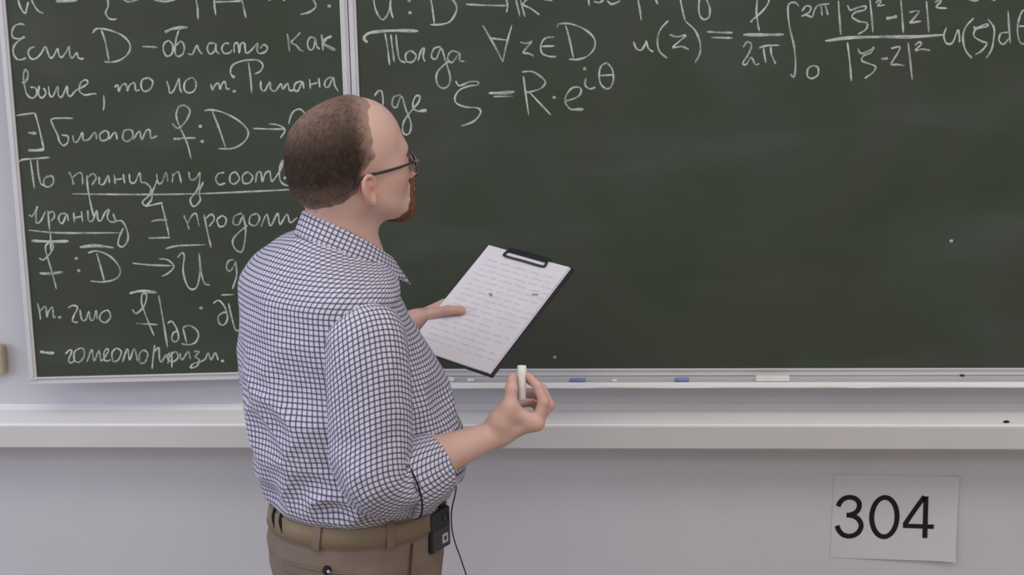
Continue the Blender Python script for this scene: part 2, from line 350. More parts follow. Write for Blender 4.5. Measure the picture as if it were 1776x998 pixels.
CHALK = {
 'w0': [(0,[-745,2046,-743,2028,-737,2013,-731,2008,-727,2019,-722,2033]), (0,[-717,2044,-711,2028,-703,2014,-690,2006]), (1,[-660,2033,-640,2033,-611,2035]), (0,[-547,2047,-543,2032,-544,2018,-550,2006,-545,1994,-536,1990,-526,1991]), (0,[-510,2035,-499,2029,-488,2030,-472,2035]), (0,[-440,2032,-415,2028,-390,2031]), (0,[-346,2039,-342,2017,-342,1986]), (0,[-302,2038,-303,2016,-301,1995]), (0,[-301,2025,-271,2025,-239,2026]), (0,[-241,2033,-237,2010,-233,1988]), (0,[-181,2029,-175,2025]), (0,[-149,2029,-143,2024]), (0,[-87,2034,-76,2021,-74,2009,-89,1998,-110,1993]), (2,[-44,2012,-42,2010])],
 'w1': [(0,[-735,1982,-745,1984,-758,1979,-765,1966,-763,1954,-750,1951,-737,1955,-753,1945,-764,1932,-765,1916,-758,1905,-747,1904,-737,1908]), (0,[-716,1932,-726,1929,-732,1919,-727,1906,-715,1906,-702,1918,-692,1932,-687,1916,-682,1906,-674,1912,-665,1927,-663,1914,-657,1907,-645,1920,-638,1931,-638,1913,-633,1905,-622,1917,-620,1907,-614,1903,-607,1904]), (0,[-583,1960,-575,1969,-563,1970,-543,1966,-518,1955,-503,1940,-500,1924,-510,1908,-529,1897,-550,1894,-561,1896]), (0,[-563,1969,-556,1943,-553,1921,-550,1895]), (0,[-472,1928,-456,1927,-438,1926]), (1,[-419,1959,-403,1966,-382,1969,-367,1969]), (0,[-411,1941,-422,1934,-425,1918,-418,1905,-406,1911,-403,1929,-411,1941]), (0,[-387,1963,-394,1945,-399,1915,-393,1904,-381,1910,-377,1926,-384,1938,-395,1929]), (0,[-370,1910,-360,1908,-353,1921,-348,1928,-344,1917,-337,1908]), (0,[-308,1932,-320,1932,-325,1919,-319,1908,-308,1916,-305,1932,-305,1916,-298,1907]), (0,[-274,1931,-285,1931,-292,1920,-287,1909,-275,1910,-268,1917]), (0,[-264,1910,-263,1928,-255,1931,-253,1909,-249,1928,-240,1931,-237,1909,-226,1914,-209,1931,-212,1916,-206,1907,-193,1911,-188,1920,-196,1927,-205,1918]), (0,[-141,1951,-139,1931,-138,1910]), (0,[-111,1953,-124,1940,-133,1931,-122,1924,-113,1913,-106,1910]), (0,[-77,1939,-89,1941,-96,1928,-92,1914,-83,1916,-77,1937,-75,1921,-68,1914]), (0,[-63,1948,-62,1929,-61,1911]), (1,[-40,1943,-52,1938,-60,1928,-48,1919,-32,1911])],
 'w2': [(0,[-753,1851,-742,1855,-736,1872,-742,1881,-747,1865,-746,1842,-742,1824,-731,1816,-720,1825,-722,1839,-734,1841]), (0,[-713,1844,-716,1825,-709,1816,-699,1827,-704,1839]), (0,[-692,1843,-691,1823,-684,1819,-671,1841,-671,1822,-663,1818,-650,1842,-650,1824,-643,1819,-631,1831,-614,1839,-602,1848,-606,1855,-618,1849,-622,1830,-611,1821,-594,1823,-584,1823]), (0,[-568,1820,-568,1802,-571,1784]), (0,[-542,1837,-534,1842,-533,1828,-526,1840,-516,1844,-513,1828,-508,1840,-496,1846,-494,1829,-485,1830]), (0,[-463,1857,-477,1853,-481,1837,-474,1826,-460,1832,-454,1848,-463,1857]), (0,[-422,1849,-418,1835,-417,1822,-408,1826,-397,1847,-393,1853,-393,1833,-389,1821]), (0,[-368,1855,-380,1846,-383,1830,-375,1821,-361,1825,-355,1841,-361,1854,-368,1855]), (0,[-322,1840,-318,1826,-313,1836,-304,1842,-301,1828,-296,1840,-289,1844,-286,1829,-278,1828]), (2,[-270,1823,-268,1822]), (2,[-270,1856,-268,1855]), (0,[-269,1853,-275,1865,-270,1881,-251,1890,-227,1893,-209,1891,-200,1879,-208,1866,-220,1861]), (0,[-233,1887,-230,1855,-229,1817]), (0,[-207,1845,-207,1827,-199,1822,-186,1842,-185,1826,-175,1821,-161,1837,-157,1825,-146,1838,-142,1822,-131,1823]), (0,[-114,1843,-128,1837,-131,1823,-122,1821,-112,1841,-109,1825]), (0,[-95,1847,-94,1824]), (0,[-94,1834,-77,1838]), (0,[-74,1849,-72,1826]), (0,[-44,1851,-57,1844,-61,1831,-52,1828,-40,1850,-38,1832,-30,1817])],
 'w3': [(0,[-771,1777,-748,1780,-727,1782]), (0,[-728,1782,-722,1754,-714,1698]), (1,[-747,1737,-728,1735]), (1,[-750,1697,-732,1696,-713,1698]), (0,[-642,1768,-670,1769,-691,1767,-689,1753,-680,1730,-677,1716,-669,1706,-658,1713,-657,1727,-671,1730]), (0,[-645,1729,-644,1715,-635,1715,-623,1735,-622,1718,-609,1719,-594,1735,-591,1718]), (0,[-570,1739,-583,1730,-581,1716,-567,1718,-563,1732,-570,1739]), (0,[-563,1718,-548,1734,-544,1717]), (0,[-515,1740,-527,1736,-531,1719,-521,1712,-509,1721,-508,1735,-515,1740]), (0,[-507,1717,-492,1735,-488,1716,-477,1735,-468,1737,-466,1719,-451,1724]), (0,[-416,1752,-403,1740,-384,1756,-373,1779,-384,1792,-398,1789,-405,1770,-400,1747,-384,1705,-377,1668]), (1,[-415,1716,-399,1715]), (0,[-400,1717,-363,1717]), (2,[-353,1744,-350,1743]), (2,[-350,1709,-348,1708]), (0,[-340,1779,-326,1781,-299,1775,-267,1758,-247,1739,-242,1723,-254,1704,-280,1691,-313,1691]), (0,[-322,1778,-308,1736,-296,1693]), (0,[-230,1736,-194,1734,-159,1733]), (0,[-193,1746,-170,1742,-157,1730,-169,1712]), (0,[-148,1744,-141,1765,-131,1776,-117,1777,-106,1762])],
 'w4': [(0,[-777,1667,-766,1675,-738,1677,-701,1679]), (0,[-747,1675,-745,1642,-743,1607]), (0,[-731,1675,-731,1646,-728,1620,-721,1614]), (0,[-706,1636,-718,1630,-720,1614,-708,1611,-698,1622,-699,1634,-706,1636]), (0,[-661,1645,-655,1631,-652,1614]), (0,[-653,1631,-638,1642,-631,1637,-631,1614]), (0,[-620,1637,-620,1606,-616,1568,-611,1537]), (0,[-619,1630,-606,1639,-599,1629,-610,1613]), (0,[-592,1632,-592,1615,-582,1615,-571,1634,-569,1616]), (0,[-557,1636,-556,1612]), (0,[-556,1624,-537,1626]), (0,[-536,1637,-534,1614]), (0,[-522,1637,-521,1618,-510,1617,-498,1639,-496,1618,-486,1615,-475,1603,-478,1587,-492,1575,-496,1568,-489,1562,-475,1575,-471,1594,-465,1607,-458,1622]), (0,[-459,1636,-457,1615,-448,1615,-437,1638,-434,1616]), (0,[-421,1637,-424,1614]), (0,[-423,1628,-409,1639,-403,1613]), (0,[-384,1639,-382,1622,-371,1621,-358,1638]), (0,[-358,1638,-363,1605,-374,1587,-385,1573,-378,1557,-362,1571,-363,1591,-352,1615]), (0,[-657,1593,-497,1588,-356,1587,-215,1590,-147,1592]), (0,[-302,1635,-316,1633,-323,1619,-315,1607,-301,1611]), (0,[-276,1637,-288,1630,-290,1613,-280,1608,-268,1620,-276,1637]), (0,[-248,1636,-260,1627,-259,1610,-245,1610,-237,1624,-248,1636]), (0,[-231,1610,-227,1630,-218,1635,-215,1612,-208,1630,-197,1635,-194,1613,-185,1620,-169,1644,-165,1662,-173,1644,-174,1615,-163,1603,-149,1601]), (2,[-163,1620,-161,1619])],
 'w5': [(0,[-761,1546,-753,1543,-742,1561,-740,1565,-745,1542,-744,1526,-734,1532,-722,1554]), (0,[-716,1556,-716,1522,-715,1494,-717,1460]), (0,[-715,1549,-705,1553,-702,1541,-711,1530]), (0,[-676,1548,-688,1546,-693,1534,-685,1524,-673,1546,-671,1529]), (0,[-657,1550,-657,1526]), (0,[-656,1536,-640,1540]), (0,[-639,1552,-638,1526]), (0,[-624,1554,-624,1530,-614,1530,-603,1553,-602,1532,-595,1529,-584,1548,-574,1554,-580,1538,-574,1526,-560,1525]), (0,[-566,1545,-560,1528,-546,1526,-536,1504,-536,1482,-548,1466,-559,1471,-555,1490,-544,1511]), (0,[-765,1510,-691,1502,-555,1499]), (0,[-490,1560,-468,1564,-449,1568]), (0,[-452,1566,-445,1526,-439,1486]), (0,[-479,1524,-464,1527,-440,1527]), (0,[-488,1485,-462,1485,-437,1485]), (0,[-402,1537,-396,1520,-392,1503]), (0,[-394,1518,-383,1536,-373,1539,-368,1510]), (0,[-355,1538,-350,1500,-343,1459]), (0,[-354,1526,-338,1538,-332,1526,-345,1509]), (0,[-312,1535,-325,1525,-321,1509,-309,1511,-304,1525,-312,1535]), (0,[-267,1539,-284,1532,-288,1515,-276,1512,-266,1531]), (0,[-265,1536,-260,1498,-270,1450,-286,1453,-292,1474,-277,1493,-255,1510]), (0,[-232,1538,-247,1531,-250,1514,-236,1509,-226,1526,-232,1538]), (0,[-224,1506,-209,1535,-204,1510,-198,1511,-183,1537,-179,1510,-162,1534,-155,1514,-138,1526])],
 'w6': [(1,[-760,1485,-716,1482,-674,1482]), (0,[-746,1444,-736,1439,-718,1455,-710,1472,-719,1479,-729,1468,-724,1436,-716,1398,-711,1368]), (1,[-748,1407,-722,1406,-693,1409]), (2,[-660,1441,-658,1440]), (2,[-656,1412,-655,1411]), (1,[-649,1467,-613,1470,-570,1464]), (0,[-631,1453,-610,1457,-582,1445,-563,1423,-559,1404,-572,1389,-601,1383,-631,1386]), (0,[-611,1453,-603,1414,-597,1381]), (0,[-529,1426,-489,1421,-438,1418]), (0,[-467,1435,-446,1432,-433,1416,-446,1401,-463,1393]), (0,[-449,1459,-420,1465,-355,1466]), (0,[-423,1437,-412,1448,-407,1439,-412,1405,-405,1371,-394,1360,-381,1368,-372,1404,-372,1447]), (0,[-372,1447,-370,1404,-364,1375,-351,1369]), (0,[-290,1429,-304,1426,-310,1410,-301,1402,-288,1421]), (0,[-288,1426,-287,1392,-299,1358])],
 'w7': [(0,[-758,1336,-755,1316,-754,1296]), (0,[-754,1316,-740,1327,-739,1301,-734,1315,-724,1325,-723,1301,-718,1303]), (2,[-710,1301,-708,1300]), (0,[-688,1322,-676,1328,-665,1323,-675,1304,-679,1290,-667,1287]), (0,[-660,1318,-657,1294,-648,1293,-639,1313,-637,1293,-629,1294,-622,1314,-621,1293]), (0,[-599,1315,-611,1307,-615,1293,-603,1285,-590,1297,-592,1312,-599,1315]), (1,[-541,1354,-513,1359,-476,1354]), (0,[-537,1315,-528,1305,-508,1324,-501,1349,-511,1351,-514,1330,-505,1295,-490,1250]), (0,[-531,1281,-480,1277]), (0,[-473,1348,-467,1294,-460,1220]), (0,[-457,1279,-446,1284,-435,1264,-433,1242,-442,1234,-449,1242,-443,1257,-432,1259]), (0,[-421,1268,-406,1273,-390,1263,-385,1248,-394,1231,-411,1226,-427,1229]), (0,[-421,1268,-414,1229]), (2,[-380,1314,-371,1315]), (0,[-346,1325,-333,1332,-320,1317,-314,1290,-323,1273,-334,1276,-336,1293,-321,1303,-314,1298]), (0,[-310,1325,-305,1295,-297,1260,-283,1260]), (0,[-326,1345,-295,1345])],
 'w8': [(1,[-762,1218,-744,1215,-728,1214]), (0,[-702,1211,-691,1221,-687,1216,-696,1196,-691,1189,-680,1195]), (0,[-665,1225,-680,1216,-682,1196,-672,1190,-659,1203,-658,1220,-665,1225]), (0,[-653,1190,-639,1220,-636,1192,-622,1217,-619,1192,-601,1214,-603,1221,-611,1212,-610,1192,-596,1194]), (0,[-581,1223,-592,1211,-591,1191,-579,1193,-570,1213,-581,1223]), (0,[-569,1188,-555,1220,-552,1192,-539,1220,-533,1188]), (0,[-517,1217,-528,1205,-527,1185,-515,1187,-508,1207,-517,1217]), (0,[-490,1228,-496,1196,-500,1169]), (0,[-491,1211,-481,1221,-481,1193,-476,1186,-465,1205]), (0,[-462,1181,-456,1200,-441,1210,-437,1195,-452,1185,-463,1198,-453,1210]), (0,[-451,1210,-453,1170]), (0,[-432,1207,-428,1189,-412,1209,-408,1190]), (0,[-398,1209,-386,1208,-396,1196,-387,1189,-393,1174,-408,1169,-402,1179,-375,1188,-365,1205,-359,1188,-348,1205,-342,1186]), (2,[-333,1185,-331,1184])],
 'r0': [(0,[-536,2027,-532,2002,-523,1983,-514,1979,-502,1995,-496,2022]), (0,[-497,2022,-496,1995,-492,1981]), (2,[-454,1993,-452,1992]), (2,[-455,2020,-453,2019]), (0,[-406,2029,-402,2007,-398,1968]), (0,[-362,2028,-348,2010,-347,1994,-361,1972,-382,1965,-408,1965]), (0,[-325,2009,-280,2006,-230,2004]), (0,[-233,2021,-230,2003,-233,1989]), (0,[-211,2019,-202,1978]), (0,[-201,2018,-191,1978]), (0,[-181,2020,-195,2007,-176,1996,-158,1982]), (0,[-151,2017,-128,2014]), (0,[-48,2022,-45,2000]), (0,[-35,2010,-23,2007,-12,2013]), (0,[-5,2011,6,2003,25,2010]), (0,[63,2020,68,1993,72,1965]), (0,[103,2013,109,2001]), (0,[158,2018,163,1992,170,1963]), (0,[202,2018,201,1982,210,1966,223,1970,225,1990,216,2013]), (0,[793,2000,807,1995,817,1997]), (0,[842,1999,853,1995])],
 'r1': [(1,[-553,1927,-561,1937,-550,1948,-522,1952,-480,1953,-435,1951]), (0,[-512,1947,-507,1913,-504,1875]), (0,[-499,1945,-496,1913,-493,1882]), (0,[-487,1945,-485,1913,-480,1887,-466,1880]), (0,[-454,1908,-466,1899,-464,1883,-450,1882,-442,1896,-454,1908]), (0,[-438,1884,-430,1907,-423,1912,-426,1893,-422,1882]), (0,[-384,1915,-400,1911,-407,1893,-396,1888,-384,1911,-375,1883,-365,1847,-370,1826,-384,1821,-396,1833,-395,1856,-378,1874,-364,1883]), (0,[-342,1901,-361,1904,-370,1888,-359,1879,-342,1900,-342,1883,-331,1881]), (0,[-288,1962,-263,1918,-243,1878]), (0,[-221,1960,-233,1922,-243,1879]), (0,[-270,1932,-231,1927]), (0,[-203,1922,-187,1919,-176,1923,-192,1905,-196,1898,-183,1896,-172,1890]), (0,[-125,1932,-145,1930,-156,1914,-153,1896,-137,1889,-121,1888]), (0,[-155,1912,-124,1912]), (0,[-117,1954,-115,1961,-88,1961,-56,1948,-35,1928,-34,1907,-49,1889,-72,1881,-93,1882]), (0,[-99,1958,-90,1924,-82,1883])],
 'r2': [(0,[54,1919,61,1903,72,1900,81,1914,83,1921]), (0,[83,1919,88,1903,99,1895]), (0,[133,1965,115,1945,108,1921,113,1896,131,1880]), (0,[135,1933,152,1928,172,1931,154,1915,143,1904,163,1906,179,1899])],
 'r3': [(0,[-542,1805,-533,1816,-525,1816,-522,1798,-523,1784]), (0,[-480,1807,-497,1802,-501,1784,-491,1779,-479,1804,-470,1774,-459,1742,-462,1721,-472,1715,-479,1725,-475,1746,-458,1769,-441,1788,-436,1802,-445,1804,-453,1788,-450,1773,-437,1768]), (1,[-439,1769,-421,1771]), (0,[-353,1837,-344,1826,-321,1834,-302,1834,-303,1827,-321,1825,-344,1816,-355,1800,-352,1786,-331,1777,-303,1774,-297,1763,-313,1744,-343,1733]), (1,[-277,1808,-247,1808,-217,1810]), (0,[-266,1800,-221,1800]), (0,[-197,1846,-193,1812,-186,1756]), (0,[-200,1855,-176,1855,-154,1841,-147,1829,-159,1816,-184,1809,-191,1809]), (0,[-184,1809,-161,1784,-135,1756]), (2,[-128,1796,-126,1796]), (0,[-101,1787,-78,1794,-66,1805,-68,1817,-85,1817,-99,1801,-101,1783,-90,1769,-76,1768]), (1,[-78,1768,-60,1768]), (0,[-54,1839,-56,1823,-45,1814,-32,1818]), (2,[-58,1860,-56,1860]), (0,[-6,1873,-20,1864,-24,1841,-18,1821,-2,1814,8,1832,6,1857,-6,1873]), (0,[-22,1844,8,1845])],
 'r4': [(0,[171,1962,192,1942,203,1917,204,1892,193,1869]), (0,[219,1938,249,1936,277,1935]), (0,[229,1925,277,1923]), (0,[316,1957,323,1965,340,1979,354,1997,358,2015]), (0,[331,2015,329,1980,332,1957,336,1937]), (1,[300,1930,346,1929,391,1929]), (0,[300,1902,310,1914,319,1906,312,1886,300,1867,308,1864,319,1879,328,1863,337,1865]), (0,[335,1900,355,1905,382,1905]), (0,[346,1901,348,1885,352,1866]), (0,[362,1903,364,1885,374,1863]), (0,[423,1991,414,1999,401,1996,399,1978,404,1942,414,1902,418,1861,415,1834,407,1841]), (0,[430,1980,439,1991,449,1988,446,1977,429,1968,439,1971,453,1965]), (0,[453,1966,463,1990,491,1995]), (0,[472,1991,475,1968]), (0,[481,1992,488,1970]), (0,[457,1859,446,1852,445,1836,455,1830,468,1838,468,1854,457,1859]), (0,[510,2001,513,1967,517,1926]), (0,[530,1991,537,1980,555,1986,570,1988,568,1980,548,1975,541,1965,556,1955,574,1951,572,1937,554,1926]), (0,[579,2004,584,1966,588,1930]), (0,[592,1995,599,2000,604,1997,597,1989,613,1990]), (1,[616,1960,629,1962,640,1965]), (0,[647,2000,651,1965,655,1928]), (0,[666,1973,688,1975,673,1955,669,1950,693,1953]), (0,[703,1997,707,1964,711,1928]), (0,[722,1993,732,1999,734,1994,725,1983,749,1980]), (1,[483,1913,534,1919,610,1920,677,1919,743,1922]), (0,[532,1909,538,1869,543,1823]), (0,[555,1895,564,1884,584,1892,591,1897,584,1885,569,1879,565,1868,581,1861,596,1854,590,1841,572,1828]), (1,[608,1871,623,1872]), (0,[629,1894,649,1896,634,1867,630,1858,645,1858,660,1855]), (0,[666,1906,672,1866,678,1823]), (0,[681,1900,691,1907,695,1902,683,1889,698,1891,716,1888]), (0,[749,1939,744,1919,751,1903,764,1905,774,1932,778,1918,779,1905]), (0,[808,1958,791,1938,786,1914,793,1887,808,1869]), (0,[809,1940,813,1935,835,1944,838,1939,814,1933,810,1918,828,1906,839,1902,829,1886,814,1877]), (0,[839,1955,853,1935,853,1908,849,1886,838,1868]), (0,[882,1972,886,1934,890,1901]), (0,[884,1925,869,1923,865,1908,875,1899,887,1912]), (0,[926,1969,913,1971,904,1938,910,1905,924,1901,933,1929,926,1969]), (0,[906,1938,931,1938])],
}

def words(data, gap=0.017):
    """group the strokes of a line into words: strokes that come within the gap of one another"""
    pts = [catmull(np.array(xs, float).reshape(-1, 2)/1000, 4) for wd, xs in data]; lab = list(range(len(data)))
    for i in range(len(data)):
        for j in range(i):
            if np.linalg.norm(pts[i][:, None]-pts[j][None], axis=2).min() < gap:
                a, b = lab[i], lab[j]; lab = [b if l == a else l for l in lab]
    return [[d for d, l in zip(data, lab) if l == k] for k in dict.fromkeys(lab)]
def writing(key, parent, dx=0.0):
    d = [(wd, [v+dx if i % 2 == 0 else v for i, v in enumerate(xs)]) for wd, xs in CHALK[key]]
    for n, wds in enumerate(words(d)): mk('chalk_writing', *strokes(wds, seed=len(d)+n), M['stroke'], parent, smooth=False)
# main board: local origin on the hinge line at floor height, board face in the plane y = 0
def board(name, label, x0, x1, zb, keys, loc, rot, sticks):
    t = thing(name, label, 'blackboard', loc); t.rotation_euler = (0, 0, rot)
    fw_ = 0.018
    mk('board_surface', *box(x0+fw_*0.6, x1-fw_*0.6, 0.0, 0.016, zb+0.006, ZT), M['board'], t, smooth=False)
    for xa in (x0, x1-fw_):
        V, Fc = join([box(xa, xa+fw_, -0.004, 0.018, zb-0.004, ZT+0.02, 0.002), box(xa+0.0055, xa+fw_-0.0055, -0.0065, 0.0, zb+0.006, ZT+0.01, 0.002)])
        mk('frame_stile', V, Fc, M['alu'], t, smooth=False)
    V, Fc = join([box(x0, x1, -0.005, 0.018, zb-0.012, zb-0.006, 0.0018), box(x0, x1, -0.001, 0.018, zb-0.008, zb+0.002, 0.001), box(x0, x1, -0.005, 0.018, zb+0.0005, zb+0.0055, 0.0018)])
    mk('frame_rail', V, Fc, M['alu'], t, smooth=False)
    mk('frame_rail', *box(x0, x1, -0.005, 0.018, ZT, ZT+0.016, 0.0018), M['alu'], t, smooth=False)
    for k in keys: writing(k, t)
    return t
ZB = 1.151
A_W = math.radians(5.4)
wing = board('blackboard', 'green chalkboard wing covered in handwritten white text, left of the lecturer', -0.791, -0.001, ZB, ['w%d' % i for i in range(9)], (HX, -0.03, 0), A_W, True)
main = board('blackboard', 'wide green chalkboard with formulas along its top, right of the lecturer', 0.001, 2.30, ZB, [], (HX, -0.03, 0), 0.0, False)
for k in ['r%d' % i for i in range(5)]: writing(k, main, -HX*1000)
for sx, sz in ((-134, 1184), (778, 1456)):
    V, Fc = strokes([(2, [sx-HX*1000, sz, sx+1-HX*1000, sz])]); mk('chalk_speck', V, Fc, M['stroke'], main, smooth=False)
# hinge strip between the boards and the mounts behind them
mk('hinge', *tube([(HX, -0.027, ZB), (HX, -0.027, ZT)], 0.0016, 8, 1), M['knob'], main, origin=(HX, -0.03, 0))
for hxm in (0.3, 1.2, 2.1):
    mk('wall_bracket', *box(hxm-0.03, hxm+0.03, 0.016, 0.03, 1.20, 2.30, 0.002), M['alu'], main, smooth=False)

# chalk tray under the main board
pr = [(-0.026, 1.1385), (-0.082, 1.1356), (-0.0835, 1.1358), (-0.0855, 1.1360), (-0.0885, 1.1350), (-0.0895, 1.131), (-0.0895, 1.124), (-0.087, 1.1225), (-0.0845, 1.1245), (-0.0845, 1.129), (-0.026, 1.134)]
tr = mk('chalk_tray', *extrude_profile([(y+0.03, z) for y, z in pr], HX+0.012, HX+2.29), M['alu'], origin=(0, 0, 0), smooth=False)
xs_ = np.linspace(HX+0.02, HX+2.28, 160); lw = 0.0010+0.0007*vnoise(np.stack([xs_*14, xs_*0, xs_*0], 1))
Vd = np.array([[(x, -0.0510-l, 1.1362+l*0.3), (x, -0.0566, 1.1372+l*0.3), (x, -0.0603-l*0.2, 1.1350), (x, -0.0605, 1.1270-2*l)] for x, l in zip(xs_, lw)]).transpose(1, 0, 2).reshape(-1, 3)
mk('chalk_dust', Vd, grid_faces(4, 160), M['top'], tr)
tr.location = (0, -0.03, 0)
tag(tr, 'long pale metal chalk tray under the wide chalkboard', 'tray')
mk('screw', *tube([(0.814, -0.036, 1.1395), (0.814, -0.036, 1.1420)], [0.006, 0.004], 10, 1), M['knob'], tr, origin=(0, -0.03, 0))

def stick(name, x0, x1, y, r, m, label, cat, group=None, skew=0.0, square=False):
    zt = 1.1356+(y+0.082)*0.052
    if square:
        V, Fc = box(x0, x1, y-r, y+r, zt+0.0003, zt+2*r*0.95, r*0.35, 3)
        V[:, 2] += 0.0006*vnoise(V*90); V[:, 1] += skew*(V[:, 0]-(x0+x1)/2)
    else:
        n = 7; xs = np.linspace(x0, x1, n); rr = np.full(n, r); rr[0] = rr[-1] = r*0.72
        xs[1] = x0+0.0012; xs[-2] = x1-0.0012
        V, Fc = tube([(x, y+skew*(x-x0), zt+r*1.02) for x in xs], rr, 12, 1)
    ori = ((x0+x1)/2, y, zt)
    o = mk(name, V, Fc, m, origin=ori, smooth=not square)
    return tag(o, label, cat, group)
stick('chalk_stick', -0.440, -0.369, -0.072, 0.0058, M['chalkw'], 'white square chalk bar on the tray just right of the checked shirt', 'chalk', 'chalk on the tray', square=True)
stick('chalk_stub', -0.338, -0.321, -0.0765, 0.0048, M['chalkw'], 'short white chalk stub on the tray below the clipboard corner', 'chalk', 'chalk on the tray')
stick('chalk_stick', -0.098, -0.060, -0.0765, 0.0046, M['chalkb'], 'blue chalk piece on the tray just right of the raised hand', 'chalk', 'chalk on the tray')
stick('chalk_stub', 0.001, 0.013, -0.0775, 0.0036, M['chalkw'], 'tiny white chalk crumb on the tray between the two blue pieces', 'chalk', 'chalk on the tray')
stick('chalk_stick', 0.147, 0.180, -0.0765, 0.0050, M['chalkb'], 'blue chalk piece on the tray beneath the empty middle of the board', 'chalk', 'chalk on the tray', 0.04)
stick('chalk_stick', 0.334, 0.412, -0.0735, 0.0076, M['chalkw'], 'thick white chalk block lying on the tray towards the right', 'chalk', 'chalk on the tray', square=True)
# crumbs and spots on the trunking
V, Fc = tube([(0.893, -0.108, 1.0488), (0.900, -0.108, 1.0494), (0.907, -0.108, 1.0488)], [0.0014, 0.0032, 0.0014], 8, 3)
tag(mk('pebble', V, Fc, M['ink'], origin=(0.9, -0.108, 1.047)), 'small black crumb on the trunking ledge near the right edge', 'crumb')
# beige fixture at the far left
fx = thing('wall_fixture', 'beige fixture on the wall at the left edge, beside the lettered chalkboard', 'fixture', (-1.515, 0, 1.178))
mk('cover', *box(-1.56, -1.477, -0.030, 0.0, 1.140, 1.216, 0.010, 4), M['beige'], fx, origin=(-1.515, 0, 1.178))
mk('rocker', *box(-1.548, -1.505, -0.036, -0.028, 1.155, 1.200, 0.003, 3), M['beige'], fx, origin=(-1.515, 0, 1.178))

# ---------------------------------------------------------------- room number sheet
SX0, SX1, SZ0, SZ1 = 0.527, 0.822, 0.675, 0.886
sheet = thing('room_number_sheet', 'white paper sheet with the printed number 304 taped to the wall', 'sign', (0.6745, 0, 0.78))
def sheet_y(x, z):
    u = (np.asarray(x)-SX0)/(SX1-SX0); v = (np.asarray(z)-SZ0)/(SZ1-SZ0)
    return -0.0012-0.010*np.clip(1-v*1.6, 0, 1)**2*np.clip((u-0.12)/0.88, 0, 1)-0.006*np.clip((u-0.80)/0.2, 0, 1)**2*(1-0.5*v)
nx, nz = 40, 30
gx, gz = np.meshgrid(np.linspace(SX0, SX1, nx), np.linspace(SZ0, SZ1, nz))
gx2 = gx+0.004*(gz-SZ0)/(SZ1-SZ0)
V = np.stack([gx2, sheet_y(gx, gz), gz-0.004*(gx-SX0)/(SX1-SX0)], -1).reshape(-1, 3)
V = np.vstack([V, V+np.array((0, 0.0003, 0))])
Fa = grid_faces(nz, nx); Fb = [[i+nx*nz for i in f][::-1] for f in Fa]
mk('paper', V, Fa+Fb, M['paper'], sheet, origin=(0.6745, 0, 0.78))
def flat_stroke(P, hw, sub=6, face=0.0):
    Q = catmull(P, sub); m = len(Q); T = np.gradient(Q, axis=0); T /= np.linalg.norm(T, axis=1)[:, None]
    n = np.stack([-T[:, 1], T[:, 0]], 1); V = []
    for i in range(m):
        for s in (1, -1):
            a = Q[i]+n[i]*hw*s; V.append((a[0], float(sheet_y(a[0], a[1]+0.003))-0.0006, a[1]))
    return V, grid_faces(m, 2)
D3 = [flat_stroke(np.array(p)/1000, 0.0060, 6) for p in ([(542.5, 806), (548, 818), (558, 826.5), (571, 829), (584, 825), (592, 815), (592, 802), (585, 791), (571, 784.5), (563, 784)],
      [(566, 784.5), (581, 781), (593, 772), (598.5, 758), (594, 743), (583, 733.5), (569, 730.5), (555.5, 734.5), (546, 745), (541, 757)])]
D0 = [flat_stroke(np.array([(653+30.0*math.cos(t), 779.5+49.5*math.sin(t)) for t in np.linspace(0, 2*math.pi+0.02, 32)])/1000, 0.0060, 2)]
D4 = [flat_stroke(np.array(p)/1000, hw, 4) for p, hw in (([(746, 832), (723, 796), (701, 760)], 0.0057), ([(697.5, 758), (733, 757), (770.5, 756)], 0.0055), ([(749.5, 832), (750, 780), (750, 728)], 0.0060))]
for dg in (D3, D0, D4): mk('printed_digit', *join(dg), M['ink'], sheet, origin=(0.6745, 0, 0.78), smooth=False)

